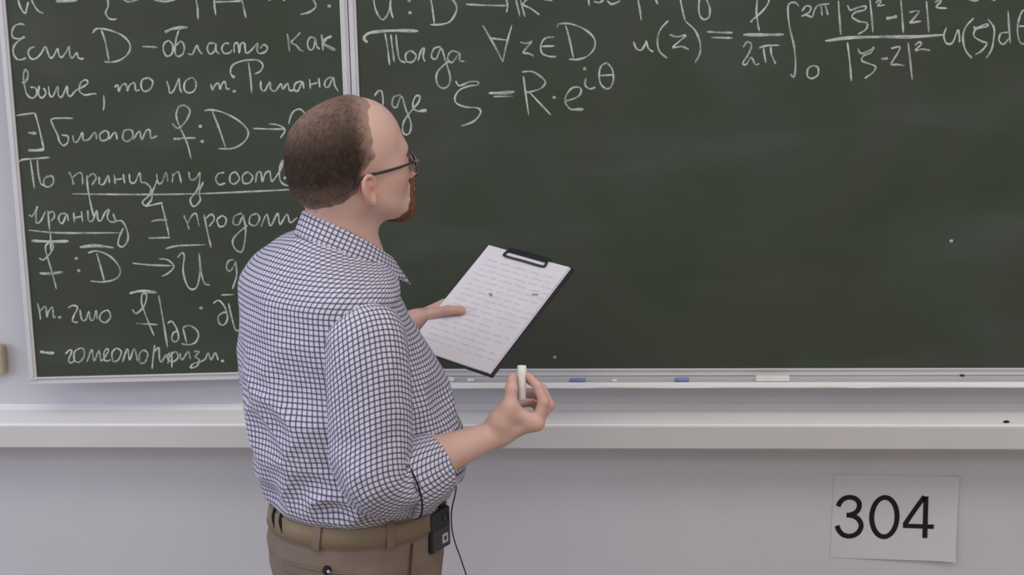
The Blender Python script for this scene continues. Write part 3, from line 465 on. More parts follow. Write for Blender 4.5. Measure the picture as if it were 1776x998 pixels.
# ---------------------------------------------------------------- the lecturer
J = {
 'HEAD': (-0.4683, -0.7797, 1.7329),
 'NECK': (-0.4806, -0.7697, 1.5786),
 'SH_R': (-0.4250, -0.9319, 1.4600),
 'EL_R': (-0.4156, -0.9579, 1.1662),
 'WR_R': (-0.2130, -0.8038, 1.2292),
 'SH_L': (-0.6569, -0.6140, 1.4453),
 'EL_L': (-0.6116, -0.4899, 1.1749),
 'WR_L': (-0.4207, -0.4117, 1.3509),
 'CUFF_R': (-0.2960, -0.8707, 1.2039),
 'RI0': (-0.1382, -0.8046, 1.2505),
 'RI1': (-0.1240, -0.8012, 1.2889),
 'RI2': (-0.1355, -0.7944, 1.3177),
 'RI3': (-0.1515, -0.7881, 1.3346),
 'RM0': (-0.1351, -0.7810, 1.2502),
 'RM1': (-0.1147, -0.7745, 1.2760),
 'RM2': (-0.1284, -0.7695, 1.3066),
 'RM3': (-0.1515, -0.7721, 1.3227),
 'RR0': (-0.1416, -0.7604, 1.2430),
 'RR1': (-0.1201, -0.7527, 1.2642),
 'RR2': (-0.1361, -0.7492, 1.2878),
 'RR3': (-0.1582, -0.7561, 1.2919),
 'RP0': (-0.1523, -0.7443, 1.2349),
 'RP1': (-0.1340, -0.7355, 1.2526),
 'RP2': (-0.1480, -0.7333, 1.2689),
 'RP3': (-0.1651, -0.7389, 1.2671),
 'RT0': (-0.2032, -0.8130, 1.2572),
 'RT1': (-0.1855, -0.8160, 1.2876),
 'RT2': (-0.1823, -0.8082, 1.3160),
 'RT3': (-0.1817, -0.7964, 1.3346),
 'CHT': (-0.1642, -0.7832, 1.3541),
 'CHB': (-0.1645, -0.7954, 1.2917),
 'BOX': (-0.3391, -0.8113, 1.0524),
 'C1': (-0.2882, -0.8221, 1.1362),
 'C2': (-0.2993, -0.8040, 1.0759),
 'C3': (-0.2996, -0.7837, 1.0228),
 'C4': (-0.2868, -0.7726, 0.9702),
 'C5': (-0.2749, -0.7703, 0.9252),
 'C6': (-0.2652, -0.7708, 0.8669),
 'LEDGE': (-0.3589, -0.9792, 1.2459),
}
TORSO = [  # centre x, y, z, half width across, half depth
 (-0.4803, -0.7580, 1.0952, 0.1720, 0.1606),
 (-0.4792, -0.7581, 1.1067, 0.1800, 0.1687),
 (-0.4770, -0.7582, 1.1206, 0.1860, 0.1730),
 (-0.4757, -0.7584, 1.1389, 0.1920, 0.1772),
 (-0.4762, -0.7592, 1.1791, 0.1920, 0.1853),
 (-0.4794, -0.7602, 1.2190, 0.1920, 0.1882),
 (-0.4954, -0.7627, 1.2872, 0.1930, 0.1785),
 (-0.5101, -0.7656, 1.3658, 0.1980, 0.1661),
 (-0.5241, -0.7682, 1.4325, 0.2020, 0.1493),
 (-0.5331, -0.7701, 1.4765, 0.2050, 0.1350),
 (-0.5373, -0.7713, 1.5093, 0.2060, 0.1264),
]
HIPS = [
 (-0.4811, -0.7586, 1.1275, 0.1680, 0.1555),
 (-0.4821, -0.7582, 1.1045, 0.1700, 0.1582),
 (-0.4846, -0.7578, 1.0698, 0.1730, 0.1622),
 (-0.4895, -0.7574, 1.0174, 0.1770, 0.1684),
 (-0.4906, -0.7566, 0.9528, 0.1800, 0.1601),
 (-0.4906, -0.7556, 0.8698, 0.1780, 0.1419),
 (-0.4902, -0.7549, 0.7978, 0.1680, 0.1096),
]

def A(k): return np.array(J[k])
TH = math.radians(34)
FWD = np.array([math.cos(TH), math.sin(TH), 0]); LFT = np.array([-math.sin(TH), math.cos(TH), 0]); RGT = -LFT; UP = np.array([0, 0, 1.])
ROOT = (-0.488, -0.757, 0.0)
person = thing('person', 'man seen from behind in a checked shirt and khaki trousers, holding clipboard and chalk', 'person', ROOT)
def pk(name, VF, m, parent=None, **kw): return mk(name, VF[0], VF[1], m, parent or person, origin=ROOT, **kw)
TORSO = TORSO[::1]
def profile(tab, inset, z0, z1, k=0.02):
    T = np.array(tab); o = np.argsort(T[:, 2]); T = T[o]
    def f(p):
        c = [np.interp(p[:, 2], T[:, 2], T[:, i]) for i in (0, 1, 3, 4)]
        dx, dy = p[:, 0]-c[0], p[:, 1]-c[1]; a = c[2]-inset; b = c[3]-inset
        u = (dx*FWD[0]+dy*FWD[1])/b; v = (dx*LFT[0]+dy*LFT[1])/a
        d = (np.sqrt(u*u+v*v)-1)*np.minimum(a, b)
        return np.maximum(d, np.maximum(z0-p[:, 2], p[:, 2]-z1))
    return f
# ---- head, in its own axes: x to the face, y to the left ear, z up
HP = math.radians(10); HT = math.radians(34)
hx_ = np.array([math.cos(HT)*math.cos(HP), math.sin(HT)*math.cos(HP), math.sin(HP)]); hy_ = np.array([-math.sin(HT), math.cos(HT), 0]); hz_ = np.cross(hx_, hy_)
HM = np.stack([hx_, hy_, hz_], 1); HO = A('HEAD'); HS = 1.005
def h2w(p): return HO+HS*(np.asarray(p, float)@HM.T)
def w2h(p): return ((np.asarray(p, float)-HO)@HM)/HS
core = Field()
core.add(ell((-0.008, 0, 0.022), (0.100, 0.079, 0.092)), 0.02)
core.add(ell((0.040, 0, 0.028), (0.058, 0.066, 0.070)), 0.03)
core.add(ell((0.036, 0, -0.045), (0.056, 0.060, 0.072)), 0.03)
core.add(ell((-0.045, 0, -0.025), (0.060, 0.066, 0.062)), 0.03)
for s in (-1, 1):
    core.add(cap((-0.004, s*0.056, -0.062), (0.070, s*0.020, -0.100), 0.016, 0.015), 0.035)
    core.add(ell((0.056, s*0.036, -0.036), (0.032, 0.030, 0.030)), 0.025)
core.add(ell((0.076, 0, -0.098), (0.024, 0.028, 0.022)), 0.025)
core.add(cap((0.086, -0.034, 0.004), (0.086, 0.034, 0.004), 0.011), 0.025)
core.add(cap((0.094, 0, -0.008), (0.116, 0, -0.046), 0.008, 0.012), 0.014)
for s in (-1, 1):
    core.add(ell((0.106, s*0.012, -0.049), (0.011, 0.008, 0.008)), 0.008)
    core.add(ell((0.104, s*0.033, -0.020), (0.017, 0.018, 0.014)), 0.014, 's')
    core.add(ell((0.082, s*0.032, -0.021), (0.0130, 0.0140, 0.0130)), 0.004)
    ec = np.array((0.0840, s*0.032, -0.021)); lid = ell(ec, (0.0150, 0.0165, 0.0150))
    core.add(lambda p, lid=lid, ec=ec: np.maximum(lid(p), (ec[2]+0.0030+0.25*(np.abs(p[:, 1]-ec[1]))**2*100*0-p[:, 2])), 0.003)
    core.add(lambda p, lid=lid, ec=ec: np.maximum(lid(p), p[:, 2]-(ec[2]-0.0055)), 0.003)
core.add(ell((0.094, 0, -0.070), (0.014, 0.028, 0.016)), 0.015)
core.add(cap((0.103, -0.018, -0.066), (0.103, 0.018, -0.066), 0.0045), 0.006)
core.add(cap((0.101, -0.016, -0.075), (0.101, 0.016, -0.075), 0.0055), 0.006)
core.add(ell((0.109, 0, -0.0705), (0.008, 0.022, 0.0012)), 0.004, 's')
def ear(s):
    f = Field(); c = np.array([-0.007, s*0.076, -0.044]); K = 0.86
    f.add(ell(c+(0, s*0.004, 0.0), (0.0118, 0.005, 0.022)), 0.004)
    hel = [(0.010, 0.004, 0.000), (0.0125, 0.006, 0.018), (0.004, 0.010, 0.030), (-0.010, 0.013, 0.027), (-0.0165, 0.014, 0.010), (-0.013, 0.012, -0.008), (-0.005, 0.009, -0.021), (0.003, 0.006, -0.026)]
    Q = catmull([(x*K, s*y*K, z*K) for x, y, z in hel], 3)+c
    for i in range(len(Q)-1): f.add(cap(Q[i], Q[i+1], 0.0042), 0.002)
    f.add(ell(c+(0.001, s*0.005, -0.022), (0.0078, 0.005, 0.008)), 0.005)
    f.add(cap(c+(0.0095, s*0.006, -0.005), c+(0.0085, s*0.005, -0.010), 0.004), 0.004)
    an = catmull([(-0.005, s*0.0085, 0.014), (-0.0072, s*0.0095, 0.003), (-0.004, s*0.008, -0.009)], 3)+c
    for i in range(len(an)-1): f.add(cap(an[i], an[i+1], 0.003), 0.003)
    f.add(ell(c+(0.003, s*0.0105, -0.003), (0.0062, 0.006, 0.0082)), 0.004, 's')
    return f
CM = np.array([[0.8302, 0.5109, -0.2228], [-0.5398, 0.6371, -0.5502], [-0.1391, 0.5771, 0.8048]]); CO = np.array([-0.2576, -0.3509, 1.3731])   # clipboard axes and centre
def c2w(p): return CO+np.asarray(p, float)@CM.T
WL = c2w((-0.166, -0.090, -0.020))
body = Field()
body.add(profile(TORSO, 0.030, 1.08, 1.46), 0.02)
body.add(profile(HIPS, 0.022, 0.80, 1.09), 0.04)
NK = A('NECK')
body.add(cap(NK+(-0.035, -0.0, -0.14), NK+(0, 0, -0.05), 0.080, 0.066), 0.03)
body.add(cap(h2w((-0.030, 0, -0.050)), NK+(-0.004, 0, -0.02), 0.056, 0.064), 0.03)
body.add(local(core, HO, HM, HS), 0.03)
for s in (-1, 1): body.add(local(ear(s), HO, HM, HS), 0.004)
for sd, s in (('R', 1), ('L', -1)):
    body.add(cap(NK+(-0.02, 0, -0.045), A('SH_'+sd)+(0, 0, -0.012)-RGT*s*0.015, 0.040, 0.040), 0.02)
    e, wv = A('EL_'+sd), (A('WR_R') if sd == 'R' else WL)
    e = e+(A('SH_'+sd)-e)*0.07+(wv-e)*0.06
    body.add(cap(A('SH_'+sd)-(0, 0, 0.015)-RGT*s*0.01, e, 0.046, 0.033), 0.02)
    body.add(cap(e, e+(wv-e)*0.35, 0.033, 0.0405), 0.015)
    body.add(cap(e+(wv-e)*0.35, wv, 0.0405, 0.0245), 0.03)
    hp = np.array((HIPS[-1][0], HIPS[-1][1], 0.86))-LFT*s*0.088
    kn = hp*(1, 1, 0)+FWD*0.02+(0, 0, 0.50)+RGT*s*0.02; an_ = kn*(1, 1, 0)-FWD*0.035+(0, 0, 0.09)
    body.add(cap(hp, kn, 0.082, 0.056), 0.06); body.add(cap(kn, an_+(0, 0, 0.10), 0.058, 0.040), 0.03); body.add(cap(an_+(0, 0, 0.10), an_, 0.040, 0.038), 0.02)
    body.add(cap(an_-(0, 0, 0.035), an_+FWD*0.15-(0, 0, 0.055), 0.038, 0.024), 0.04)
def chain(names, radii, k):
    P = [A(n) if isinstance(n, str) else np.asarray(n) for n in names]
    for i in range(len(P)-1): body.add(cap(P[i], P[i+1], radii[i], radii[i+1]), k)
# right hand: palm, then five separate fingers
WR = A('WR_R')
for f_, r in (('RI0', .0125), ('RM0', .0125), ('RR0', .0120), ('RP0', .0110)):
    body.add(cap(WR+(A(f_)-WR)*0.12, A(f_), 0.0175, r), 0.014)
body.add(cap(WR+(0.004, 0, 0.004), A('RT0'), 0.021, 0.0195), 0.018)
chain(['RT0', 'RT1'], (.0190, .0140), 0.018); chain(['RT1', 'RT2', 'RT3'], (.0128, .0112, .0092), 0.005)
body.add(cap(A('RT1')-(0, 0, 0.008), A('RI0'), 0.013, 0.0125), 0.016)
for c_ in 'IMRP':
    r = {'I': .0098, 'M': .0098, 'R': .0092, 'P': .0080}[c_]
    chain(['R%s%d' % (c_, i) for i in range(4)], (r*1.12, r, r*0.90, r*0.78), 0.0035)
# left hand, in the clipboard's axes: thumb over the paper, four fingers behind the board
LM = {'I': (-.123, -.014, -.019), 'M': (-.116, -.036, -.023), 'R': (-.113, -.057, -.023), 'P': (-.116, -.076, -.020)}
for c_, r in (('I', .0120), ('M', .0120), ('R', .0115), ('P', .0105)):
    mcp = c2w(LM[c_]); body.add(cap(WL+(mcp-WL)*0.1, mcp, 0.018, r), 0.014)
    m_ = np.array(LM[c_]); L_ = {'I': 1.0, 'M': 1.08, 'R': 1.0, 'P': 0.8}[c_]
    fg = [m_, m_+np.array((.042, .014, .002))*L_, m_+np.array((.066, .022, .006))*L_, m_+np.array((.084, .027, .0085))*L_]
    fg[-1][2] = -.0145; fg[-2][2] = -.0165
    rr = {'I': .0094, 'M': .0096, 'R': .0090, 'P': .0078}[c_]
    chain([c2w(q) for q in fg], (rr*1.1, rr, rr*.9, rr*.8), 0.0035)
TL = [c2w(q) for q in ((-.150, -.078, -.012), (-.113, -.066, .0060), (-.074, -.049, .0140), (-.046, -.037, .0122))]
body.add(cap(WL+(0.002, 0, 0.002), TL[0], 0.019, 0.0165), 0.016)
chain(TL[:2], (.0165, .0128), 0.016); chain(TL[1:], (.0122, .0108, .0090), 0.004)
V, Fc = surface(body, (-0.80, -1.10, 0.0), (-0.05, -0.22, 1.90), 0.003)
q = w2h(V); red = np.zeros(len(V))
for c_, r, a_ in (((0.116, 0, -0.046), .022, .7), ((0.075, -.05, -.035), .035, .45), ((0.075, .05, -.035), .035, .45), ((-.007, -.082, -.044), .028, .75), ((-.007, .082, -.044), .028, .75), ((.103, 0, -.07), .014, .9), ((-0.02, 0, .115), .05, .2)):
    red = np.maximum(red, a_*np.exp(-((q-c_)**2).sum(1)/r**2))
for k_ in ('RI3', 'RM3', 'RR3', 'RP3', 'RT3', 'RI1', 'RM1', 'RR1', 'RI0'):
    red = np.maximum(red, 0.5*np.exp(-((V-A(k_))**2).sum(1)/0.016**2))
for p_ in TL[2:]: red = np.maximum(red, 0.55*np.exp(-((V-p_)**2).sum(1)/0.018**2))
pk('body', (V, Fc), M['skin'], attrs={'red': red+0.15})
# ---- hair
def hairg(p):
    x, y, z = p.T; ay = np.abs(y)
    zl = np.interp(x, [-.12, -.055, -.030, -.012, .004, .03], [-.078, -.072, -.050, -.012, .004, .016])
    fx = 0.046-np.clip(ay-0.030, 0, 1)*0.60
    n = 0.0045*vnoise(p*75)
    return np.maximum(x-fx, zl-z)+n
def hair_f(p):
    g = hairg(p); crown = np.exp(-(((p-np.array((-0.045, 0.012, 0.105)))/(0.055, 0.05, 0.05))**2).sum(1))
    tmax = 0.0085-0.0050*crown-0.0025*np.clip((p[:, 2]-0.07)/0.04, 0, 1)
    t = np.clip(-g*0.28, -0.003, 1); t = np.minimum(t, tmax)
    return core(p)-t
V, Fc = surface(local(hair_f, HO, HM, HS), HO-0.16, HO+0.16, 0.003)
q = w2h(V); g = hairg(q); keep = g < 0.002
idx = -np.ones(len(V), int); idx[keep] = np.arange(keep.sum()); Fk = Fc[keep[Fc].all(1)]
Vh = V[keep]; qh = q[keep]; gh = g[keep]
dens = np.clip((-gh-0.002)/0.030, 0, 1)
top = np.clip((qh[:, 2]-0.030)/0.075, 0, 1); crown = np.exp(-(((qh-np.array((-0.060, 0.02, 0.100)))/(0.06, 0.055, 0.05))**2).sum(1))
low = np.clip((-0.010-qh[:, 2])/0.05, 0, 1)
front = np.clip((qh[:, 0]-0.0)/0.04, 0, 1)*np.clip((qh[:, 2]-0.03)/0.03, 0, 1)
dens = dens*(1-0.38*top)*(1-0.50*crown)*(1-0.45*low)*(1-0.25*front)
hair = pk('hair', (Vh, idx[Fk]), M['hair'], attrs={'cover': dens})
rs = np.random.RandomState(3); parts = []
sel = rs.choice(len(Vh), 5200, p=dens/dens.sum())
Vs, Fs = [], []
for i in sel:
    p0 = qh[i]+rs.normal(0, 0.0012, 3); nrm = p0-np.array((-0.008, 0, 0.01)); nrm /= np.linalg.norm(nrm)
    fl = np.array((-0.55, 0.0, -0.75))+rs.normal(0, 0.22, 3); fl -= nrm*(fl@nrm); fl /= np.linalg.norm(fl)+1e-9
    ln = 0.010+0.006*rs.rand(); sd = np.cross(fl, nrm)*0.00020
    a = p0-nrm*0.0008; b = p0+fl*ln*0.5+nrm*0.0012; c = p0+fl*ln+nrm*0.0006; n = len(Vs)
    Vs += [a-sd, a+sd, b-sd*0.8, b+sd*0.8, c]; Fs += [[n, n+1, n+3, n+2], [n+2, n+3, n+4]]
pk('hair_strand', (h2w(np.array(Vs)), Fs), M['strand'], hair, smooth=False, kind='stuff')
# ---- goatee and moustache, eyebrows, eyes
def beard_f(p):
    r = Field(); r.add(ell((0.082, 0, -0.108), (0.042, 0.044, 0.036)), 0.01); r.add(ell((0.108, 0, -0.059), (0.022, 0.032, 0.010)), 0.01)
    for s in (-1, 1): r.add(cap((0.098, s*0.024, -0.064), (0.084, s*0.027, -0.095), 0.009), 0.008)
    r.add(ell((0.108, 0, -0.071), (0.02, 0.020, 0.0075)), 0.004, 's')
    g = r(p)+0.003*vnoise(p*160); t = np.clip(-g*0.5, -0.003, 0.0075)
    return core(p)-t+0.0012*vnoise(p*230)*(t > 0.001)
def trimmed(fn, gsel, lo, hi, h):
    V, Fc = surface(local(fn, HO, HM, HS), lo, hi, h); kp = gsel(w2h(V)); ix = -np.ones(len(V), int); ix[kp] = np.arange(kp.sum())
    return V[kp], ix[Fc[kp[Fc].all(1)]]
def bsel(q): return (beard_f(q)-core(q) < -0.0008+0.0*q[:, 0])
pk('beard', trimmed(beard_f, lambda q: core(q) > 0.0009, h2w((0.07, 0, -0.09))-0.075, h2w((0.07, 0, -0.09))+0.075, 0.0022), M['beard'])
for s in (-1, 1):
    bp_ = [h2w((0.0935-0.0002*abs(i-1), s*(0.016+0.012*i), 0.000+0.003*math.sin(i*1.1))) for i in range(4)]
    bp_[2] = h2w((0.090, s*0.040, 0.003)); bp_[3] = h2w((0.078, s*0.052, -0.003))
    pk('eyebrow', tube(bp_, [0.0028, 0.004, 0.0035, 0.0015], 8, 5), M['brow'])
    bm = bmesh.new(); bmesh.ops.create_uvsphere(bm, u_segments=20, v_segments=14, radius=0.0125*HS)
    Vv = np.array([v.co[:] for v in bm.verts]); Ff = [[v.index for v in f.verts] for f in bm.faces]; bm.free()
    ey = pk('eye', (Vv+h2w((0.0848, s*0.032, -0.021)), Ff), M['eye'])
    pk('iris', tube([h2w((0.0962, s*0.032, -0.0210)), h2w((0.0977, s*0.032, -0.0210))], [0.0056, 0.0045], 16, 1), M['iris'], ey)

# ---- shirt
def ridged(p): return 1-np.abs(vnoise(p))*2
RINGS = []
for x, y, z, a, b in TORSO: RINGS.append([x, y, z, a, b, 0.0])
RINGS = [[RINGS[0][0], RINGS[0][1], RINGS[0][2]-0.012, RINGS[0][3]-0.016, RINGS[0][4]-0.014, 0.0]]+RINGS
c0 = np.array(RINGS[-1][:2]); cN = NK[:2]
for z, a, b, t, tl in ((1.528, .203, .118, .12, .06), (1.545, .184, .110, .28, .14), (1.559, .154, .101, .45, .22), (1.570, .121, .093, .62, .30), (1.578, .092, .085, .80, .36), (1.583, .074, .077, .95, .40), (1.586, .064, .070, 1.0, .42)):
    c = c0+(cN-c0)*t; RINGS.append([c[0], c[1], z, a, b, tl])
RINGS = np.array(RINGS)
NR, NC = 130, 145
tt = np.concatenate([[0], np.cumsum(np.linalg.norm(np.diff(RINGS[:, 2:5], axis=0), axis=1))]); tt /= tt[-1]
# smooth interpolation of the ring table
fine = catmull(RINGS, 12); s_ = np.concatenate([[0], np.cumsum(np.linalg.norm(np.diff(fine[:, [0, 1, 2, 3]], axis=0), axis=1))]); s_ /= s_[-1]
RG = np.stack([np.interp(np.linspace(0, 1, NR), s_, fine[:, i]) for i in range(6)], 1)
ph = np.linspace(-math.pi, math.pi, NC)
G = np.zeros((NR, NC, 3))
for i, (x, y, z, a, b, tl) in enumerate(RG):
    e = 2/2.25; cs, sn = np.cos(ph), np.sin(ph)
    f_ = -np.sign(cs)*np.abs(cs)**e*b; l_ = np.sign(sn)*np.abs(sn)**e*a
    G[i] = np.array([x, y, z])+f_[:, None]*FWD+l_[:, None]*LFT
    G[i, :, 2] -= tl*f_*(1.0)-0.13*min(1, max(0, (z-1.36)/0.15))*np.minimum(l_, 0)
seg = np.linalg.norm(np.diff(G, axis=1), axis=2); cum = np.concatenate([np.zeros((NR, 1)), np.cumsum(seg, 1)], 1)
U = cum-cum[:, NC//2][:, None]
dv = np.linalg.norm(np.diff(G, axis=0), axis=2); Vv = np.concatenate([np.zeros((1, NC)), np.cumsum(dv, 0)], 0)
P = G.reshape(-1, 3); nr_ = normals(P, NR, NC)
cen = np.repeat(RG[:, :3], NC, 0); sg = np.sign(((P-cen)*nr_).sum(1)); nr_ *= np.where(sg < 0, -1, 1)[:, None]
uu, zz = U.ravel(), P[:, 2]
wl = np.exp(-((zz-1.15)/0.050)**2); wm = np.exp(-((zz-1.28)/0.12)**2); wu = np.clip((zz-1.25)/0.15, 0, 1)*np.clip((1.56-zz)/0.05, 0, 1)
disp = wl*(0.014*ridged(np.stack([uu*13+zz*9, zz*24-uu*5, uu*0+3.3], 1))-0.002)
disp += wm*0.020*(ridged(np.stack([uu*6+zz*5, zz*7-uu*3, uu*0+7.7], 1))-0.35)+wm*0.006*(ridged(np.stack([uu*14-zz*10, zz*15+uu*6, uu*0+2.7], 1))-0.35)
disp += wu*0.009*(ridged(np.stack([uu*9-zz*4, zz*6, uu*0+1.7], 1))-0.4)
disp += 0.0015*vnoise(np.stack([uu*40, zz*40, uu*0], 1))
P = P+nr_*disp[:, None]
shirt = pk('shirt', (P, grid_faces(NR, NC)), M['shirt'], uv=np.stack([U.ravel(), Vv.ravel()], 1))
# button placket down the front
Gp = P.reshape(NR, NC, 3)[5:NR-6, 0]; Gn = (nr_.reshape(NR, NC, 3))[5:NR-6, 0]; Gn = Gn/np.linalg.norm(Gn, axis=1)[:, None]
Vp = np.stack([Gp+LFT*0.016+Gn*0.0005, Gp+LFT*0.0155+Gn*0.003, Gp+Gn*0.0036, Gp-LFT*0.0155+Gn*0.003, Gp-LFT*0.016+Gn*0.0005], 1).reshape(-1, 3)
zl_ = np.concatenate([[0], np.cumsum(np.linalg.norm(np.diff(Gp, axis=0), axis=1))])
pl = pk('placket', (Vp, grid_faces(len(Gp), 5)), M['shirt'], shirt, uv=np.stack([np.tile([-.016, -.0155, 0, .0155, .016], len(Gp)), np.repeat(zl_, 5)], 1))
for zb in np.linspace(0.06, zl_[-1]-0.03, 6):
    i = int(np.argmin(np.abs(zl_-zb))); pk('button', tube([Gp[i]+Gn[i]*0.003, Gp[i]+Gn[i]*0.0062], [0.0055, 0.0048], 14, 1), M['label'], pl)
def sleeve(path, radii, ncol=73, sub=16, uo=0.0, wr=1.0, r_ref=0.075, bend=None, seed=0.0):
    Q = catmull(path, sub); m = len(Q); par = np.linspace(0, len(path)-1, m)
    rr = np.interp(par, np.arange(len(path)), radii)
    for _ in range(4): rr[1:-1] = (rr[:-2]+2*rr[1:-1]+rr[2:])/4
    T = np.gradient(Q, axis=0); T /= np.linalg.norm(T, axis=1)[:, None]
    a = FWD-T[0]*(FWD@T[0]); a /= np.linalg.norm(a); thv = np.linspace(0, 2*math.pi, ncol); out = []; L = np.concatenate([[0], np.cumsum(np.linalg.norm(np.diff(Q, axis=0), axis=1))])
    for i in range(m):
        a = a-T[i]*(a@T[i]); a /= np.linalg.norm(a); b = np.cross(T[i], a)
        out.append(Q[i]+rr[i]*(np.cos(thv)[:, None]*a+np.sin(thv)[:, None]*b))
    Gs = np.array(out); P = Gs.reshape(-1, 3); nr_ = P-np.repeat(Q, ncol, 0); nr_ /= np.linalg.norm(nr_, axis=1)[:, None]
    th2 = np.tile(thv, m); l2 = np.repeat(L, ncol); bl = np.exp(-((l2-bend)/0.085)**2) if bend else 0
    cyc = np.stack([np.cos(th2)*1.1, np.sin(th2)*1.1], 1)
    d = wr*(0.0028*(ridged(np.stack([cyc[:, 0]*1.6+seed, cyc[:, 1]*1.6, l2*13], 1))-0.4)+bl*0.010*(ridged(np.stack([cyc[:, 0]*1.2+5, cyc[:, 1]*1.2+seed, l2*30], 1))-0.35))
    d = d*np.clip(l2/0.05, 0, 1)
    P = P+nr_*d[:, None]
    return P, grid_faces(m, ncol), np.stack([th2*r_ref+uo, np.concatenate([np.zeros((1, ncol)), np.cumsum(np.linalg.norm(np.diff(Gs, axis=0), axis=2), 0)]).ravel()], 1), Q, T, rr, L
for sd, s in (('R', 1), ('L', -1)):
    S0, E0, W0 = A('SH_'+sd), A('EL_'+sd), (A('WR_R') if sd == 'R' else WL)
    out_ = RGT*s; fd = (W0-E0)/np.linalg.norm(W0-E0); frac = 0.128 if sd == 'R' else 0.20
    DZ = -0.030 if sd == 'R' else -0.012
    path = [S0+(0, 0, 0.060+DZ)-out_*0.045, S0+(0, 0, 0.054+DZ)-out_*0.034, S0+(0, 0, 0.034+DZ)-out_*0.018, S0+(0, 0, DZ*.6)-out_*0.006, S0+(E0-S0)*0.3, S0+(E0-S0)*0.62, S0+(E0-S0)*0.86+(0, 0, 0.0), E0+fd*0.032+(S0-E0)*0.02, E0+fd*frac*0.62, E0+fd*frac]
    rad = [0.004, 0.036, 0.060, 0.072, 0.074, 0.073, 0.072, 0.069, 0.062, 0.055]
    bend = np.linalg.norm(E0-S0)+0.06
    P, Fq, uv, Q, T, rr, L = sleeve(path, rad, bend=bend, seed=s*2.0)
    sl = pk('sleeve', (P, Fq), M['shirt'], shirt, uv=uv)
    # rolled cuff round the end of the sleeve
    e1 = E0+fd*frac; Pc = [e1-fd*0.078, e1-fd*0.076, e1-fd*0.040, e1-fd*0.008, e1+fd*0.004, e1+fd*0.006, e1+fd*0.002, e1-fd*0.02]
    rc = [0.066, 0.0735, 0.0700, 0.0620, 0.0585, 0.0545, 0.0500, 0.0480]
    P, Fq, uv, *_ = sleeve(Pc, rc, sub=5, wr=0.5, r_ref=0.062, uo=0.004, seed=9.0)
    cf = pk('cuff', (P, Fq), M['shirt'], sl, uv=uv)
    if sd == 'R':
        rgp = [p_ for p_ in P.reshape(-1, 73, 3)[5]]; pk('cuff_edge', tube(rgp, 0.0018, 6, 1, False), M['nearblack'], cf)  # near-black tube along the back edge of the cuff
# collar: a stand round the neck and the folded leaf over it
def collar():
    n = 61; phs = np.radians(np.linspace(-164, 164, n)); rows = []
    for (ro, dz, tip) in ((0.000, -0.030, 0), (0.001, 0.000, 0), (0.003, 0.004, 0), (0.0065, 0.001, 0), (0.012, -0.012, .3), (0.020, -0.030, .8), (0.025, -0.040, 1.0), (0.0225, -0.040, 1.0)):
        row = []
        for p_ in phs:
            c, s = -math.cos(p_), math.sin(p_); fr = max(0, c)           # c = 1 at the front
            cx = NK+(0.0, 0.0, 0.0); ext = tip*0.034*max(0, (abs(p_)-math.radians(115))/math.radians(49))**1.5
            r1 = 0.076+ro+ext*0.42; r2 = 0.067+ro+ext*0.15
            z = NK[2]+0.066-0.088*(c+1)/2-0.010*fr-0.10*max(0, -s)*0.07+dz-ext*0.30
            row.append(cx*(1, 1, 0)+FWD*c*r1+LFT*s*r2+UP*z+FWD*0.002)
        rows.append(row)
    G = np.array(rows); P = G.reshape(-1, 3); m = len(rows)
    du = np.concatenate([np.zeros((m, 1)), np.cumsum(np.linalg.norm(np.diff(G, axis=1), axis=2), 1)], 1); dvv = np.concatenate([np.zeros((1, n)), np.cumsum(np.linalg.norm(np.diff(G, axis=0), axis=2), 0)], 0)
    return P, grid_faces(m, n), np.stack([du.ravel()-du[:, n//2].repeat(n), dvv.ravel()], 1)
P, Fq, uv = collar(); co_ = pk('collar', (P, Fq), M['shirt'], shirt, uv=uv)
md = co_.modifiers.new('thickness', 'SOLIDIFY'); md.thickness = 0.0018; md.offset = 0
# ---- trousers, belt, shoes
tro = Field(); tro.add(profile(HIPS, 0.0, 0.80, 1.105), 0.02)
for s in (1, -1):
    hp = np.array((HIPS[-1][0], HIPS[-1][1], 0.85))+RGT*s*0.080; kn = hp*(1, 1, 0)+FWD*0.02+(0, 0, 0.50)+RGT*s*0.028; an_ = kn*(1, 1, 0)-FWD*0.035+(0, 0, 0.05)
    tro.add(cap(hp, kn, 0.112, 0.086), 0.045); tro.add(cap(kn, an_, 0.084, 0.080), 0.03); tro.add(lambda p: 0.035-p[:, 2], 0.004, 'i') if s == -1 else None
def fold(p): return tro(p)+0.004*(vnoise(p*np.array((16, 16, 40)))*np.clip((1.04-p[:, 2])/0.05, 0, 1))
V, Fc = surface(fold, (-0.80, -1.10, 0.02), (-0.18, -0.42, 1.13), 0.005)
trousers = pk('trousers', (V, Fc), M['trouser'])
def hip(psi, z, off=0.0):
    T_ = np.array(HIPS)[::-1]; x, y, a, b = [np.interp(z, T_[:, 2], T_[:, i]) for i in (0, 1, 3, 4)]
    return np.array([x, y, z])+FWD*math.cos(psi)*(b+off)+RGT*math.sin(psi)*(a+off)
def band(z0, z1, off, th, p0=0, p1=360, n=97):
    sec = [(z0, off), (z0+0.002, off+th), (z1-0.002, off+th), (z1, off)]; an = np.radians(np.linspace(p0, p1, n))
    P = np.array([[hip(a, z, o) for a in an] for z, o in sec]).reshape(-1, 3)
    return P, grid_faces(4, n)
pk('waistband', band(1.046, 1.104, -0.001, 0.0025), M['trouser'], trousers)
pk('belt', band(1.053, 1.090, 0.001, 0.0045), M['belt'])
for d in (141, 95, 40, 300, 250):
    pk('belt_loop', band(1.046, 1.100, 0.006, 0.0025, d-2.6, d+2.6, 5), M['trouser'], trousers)
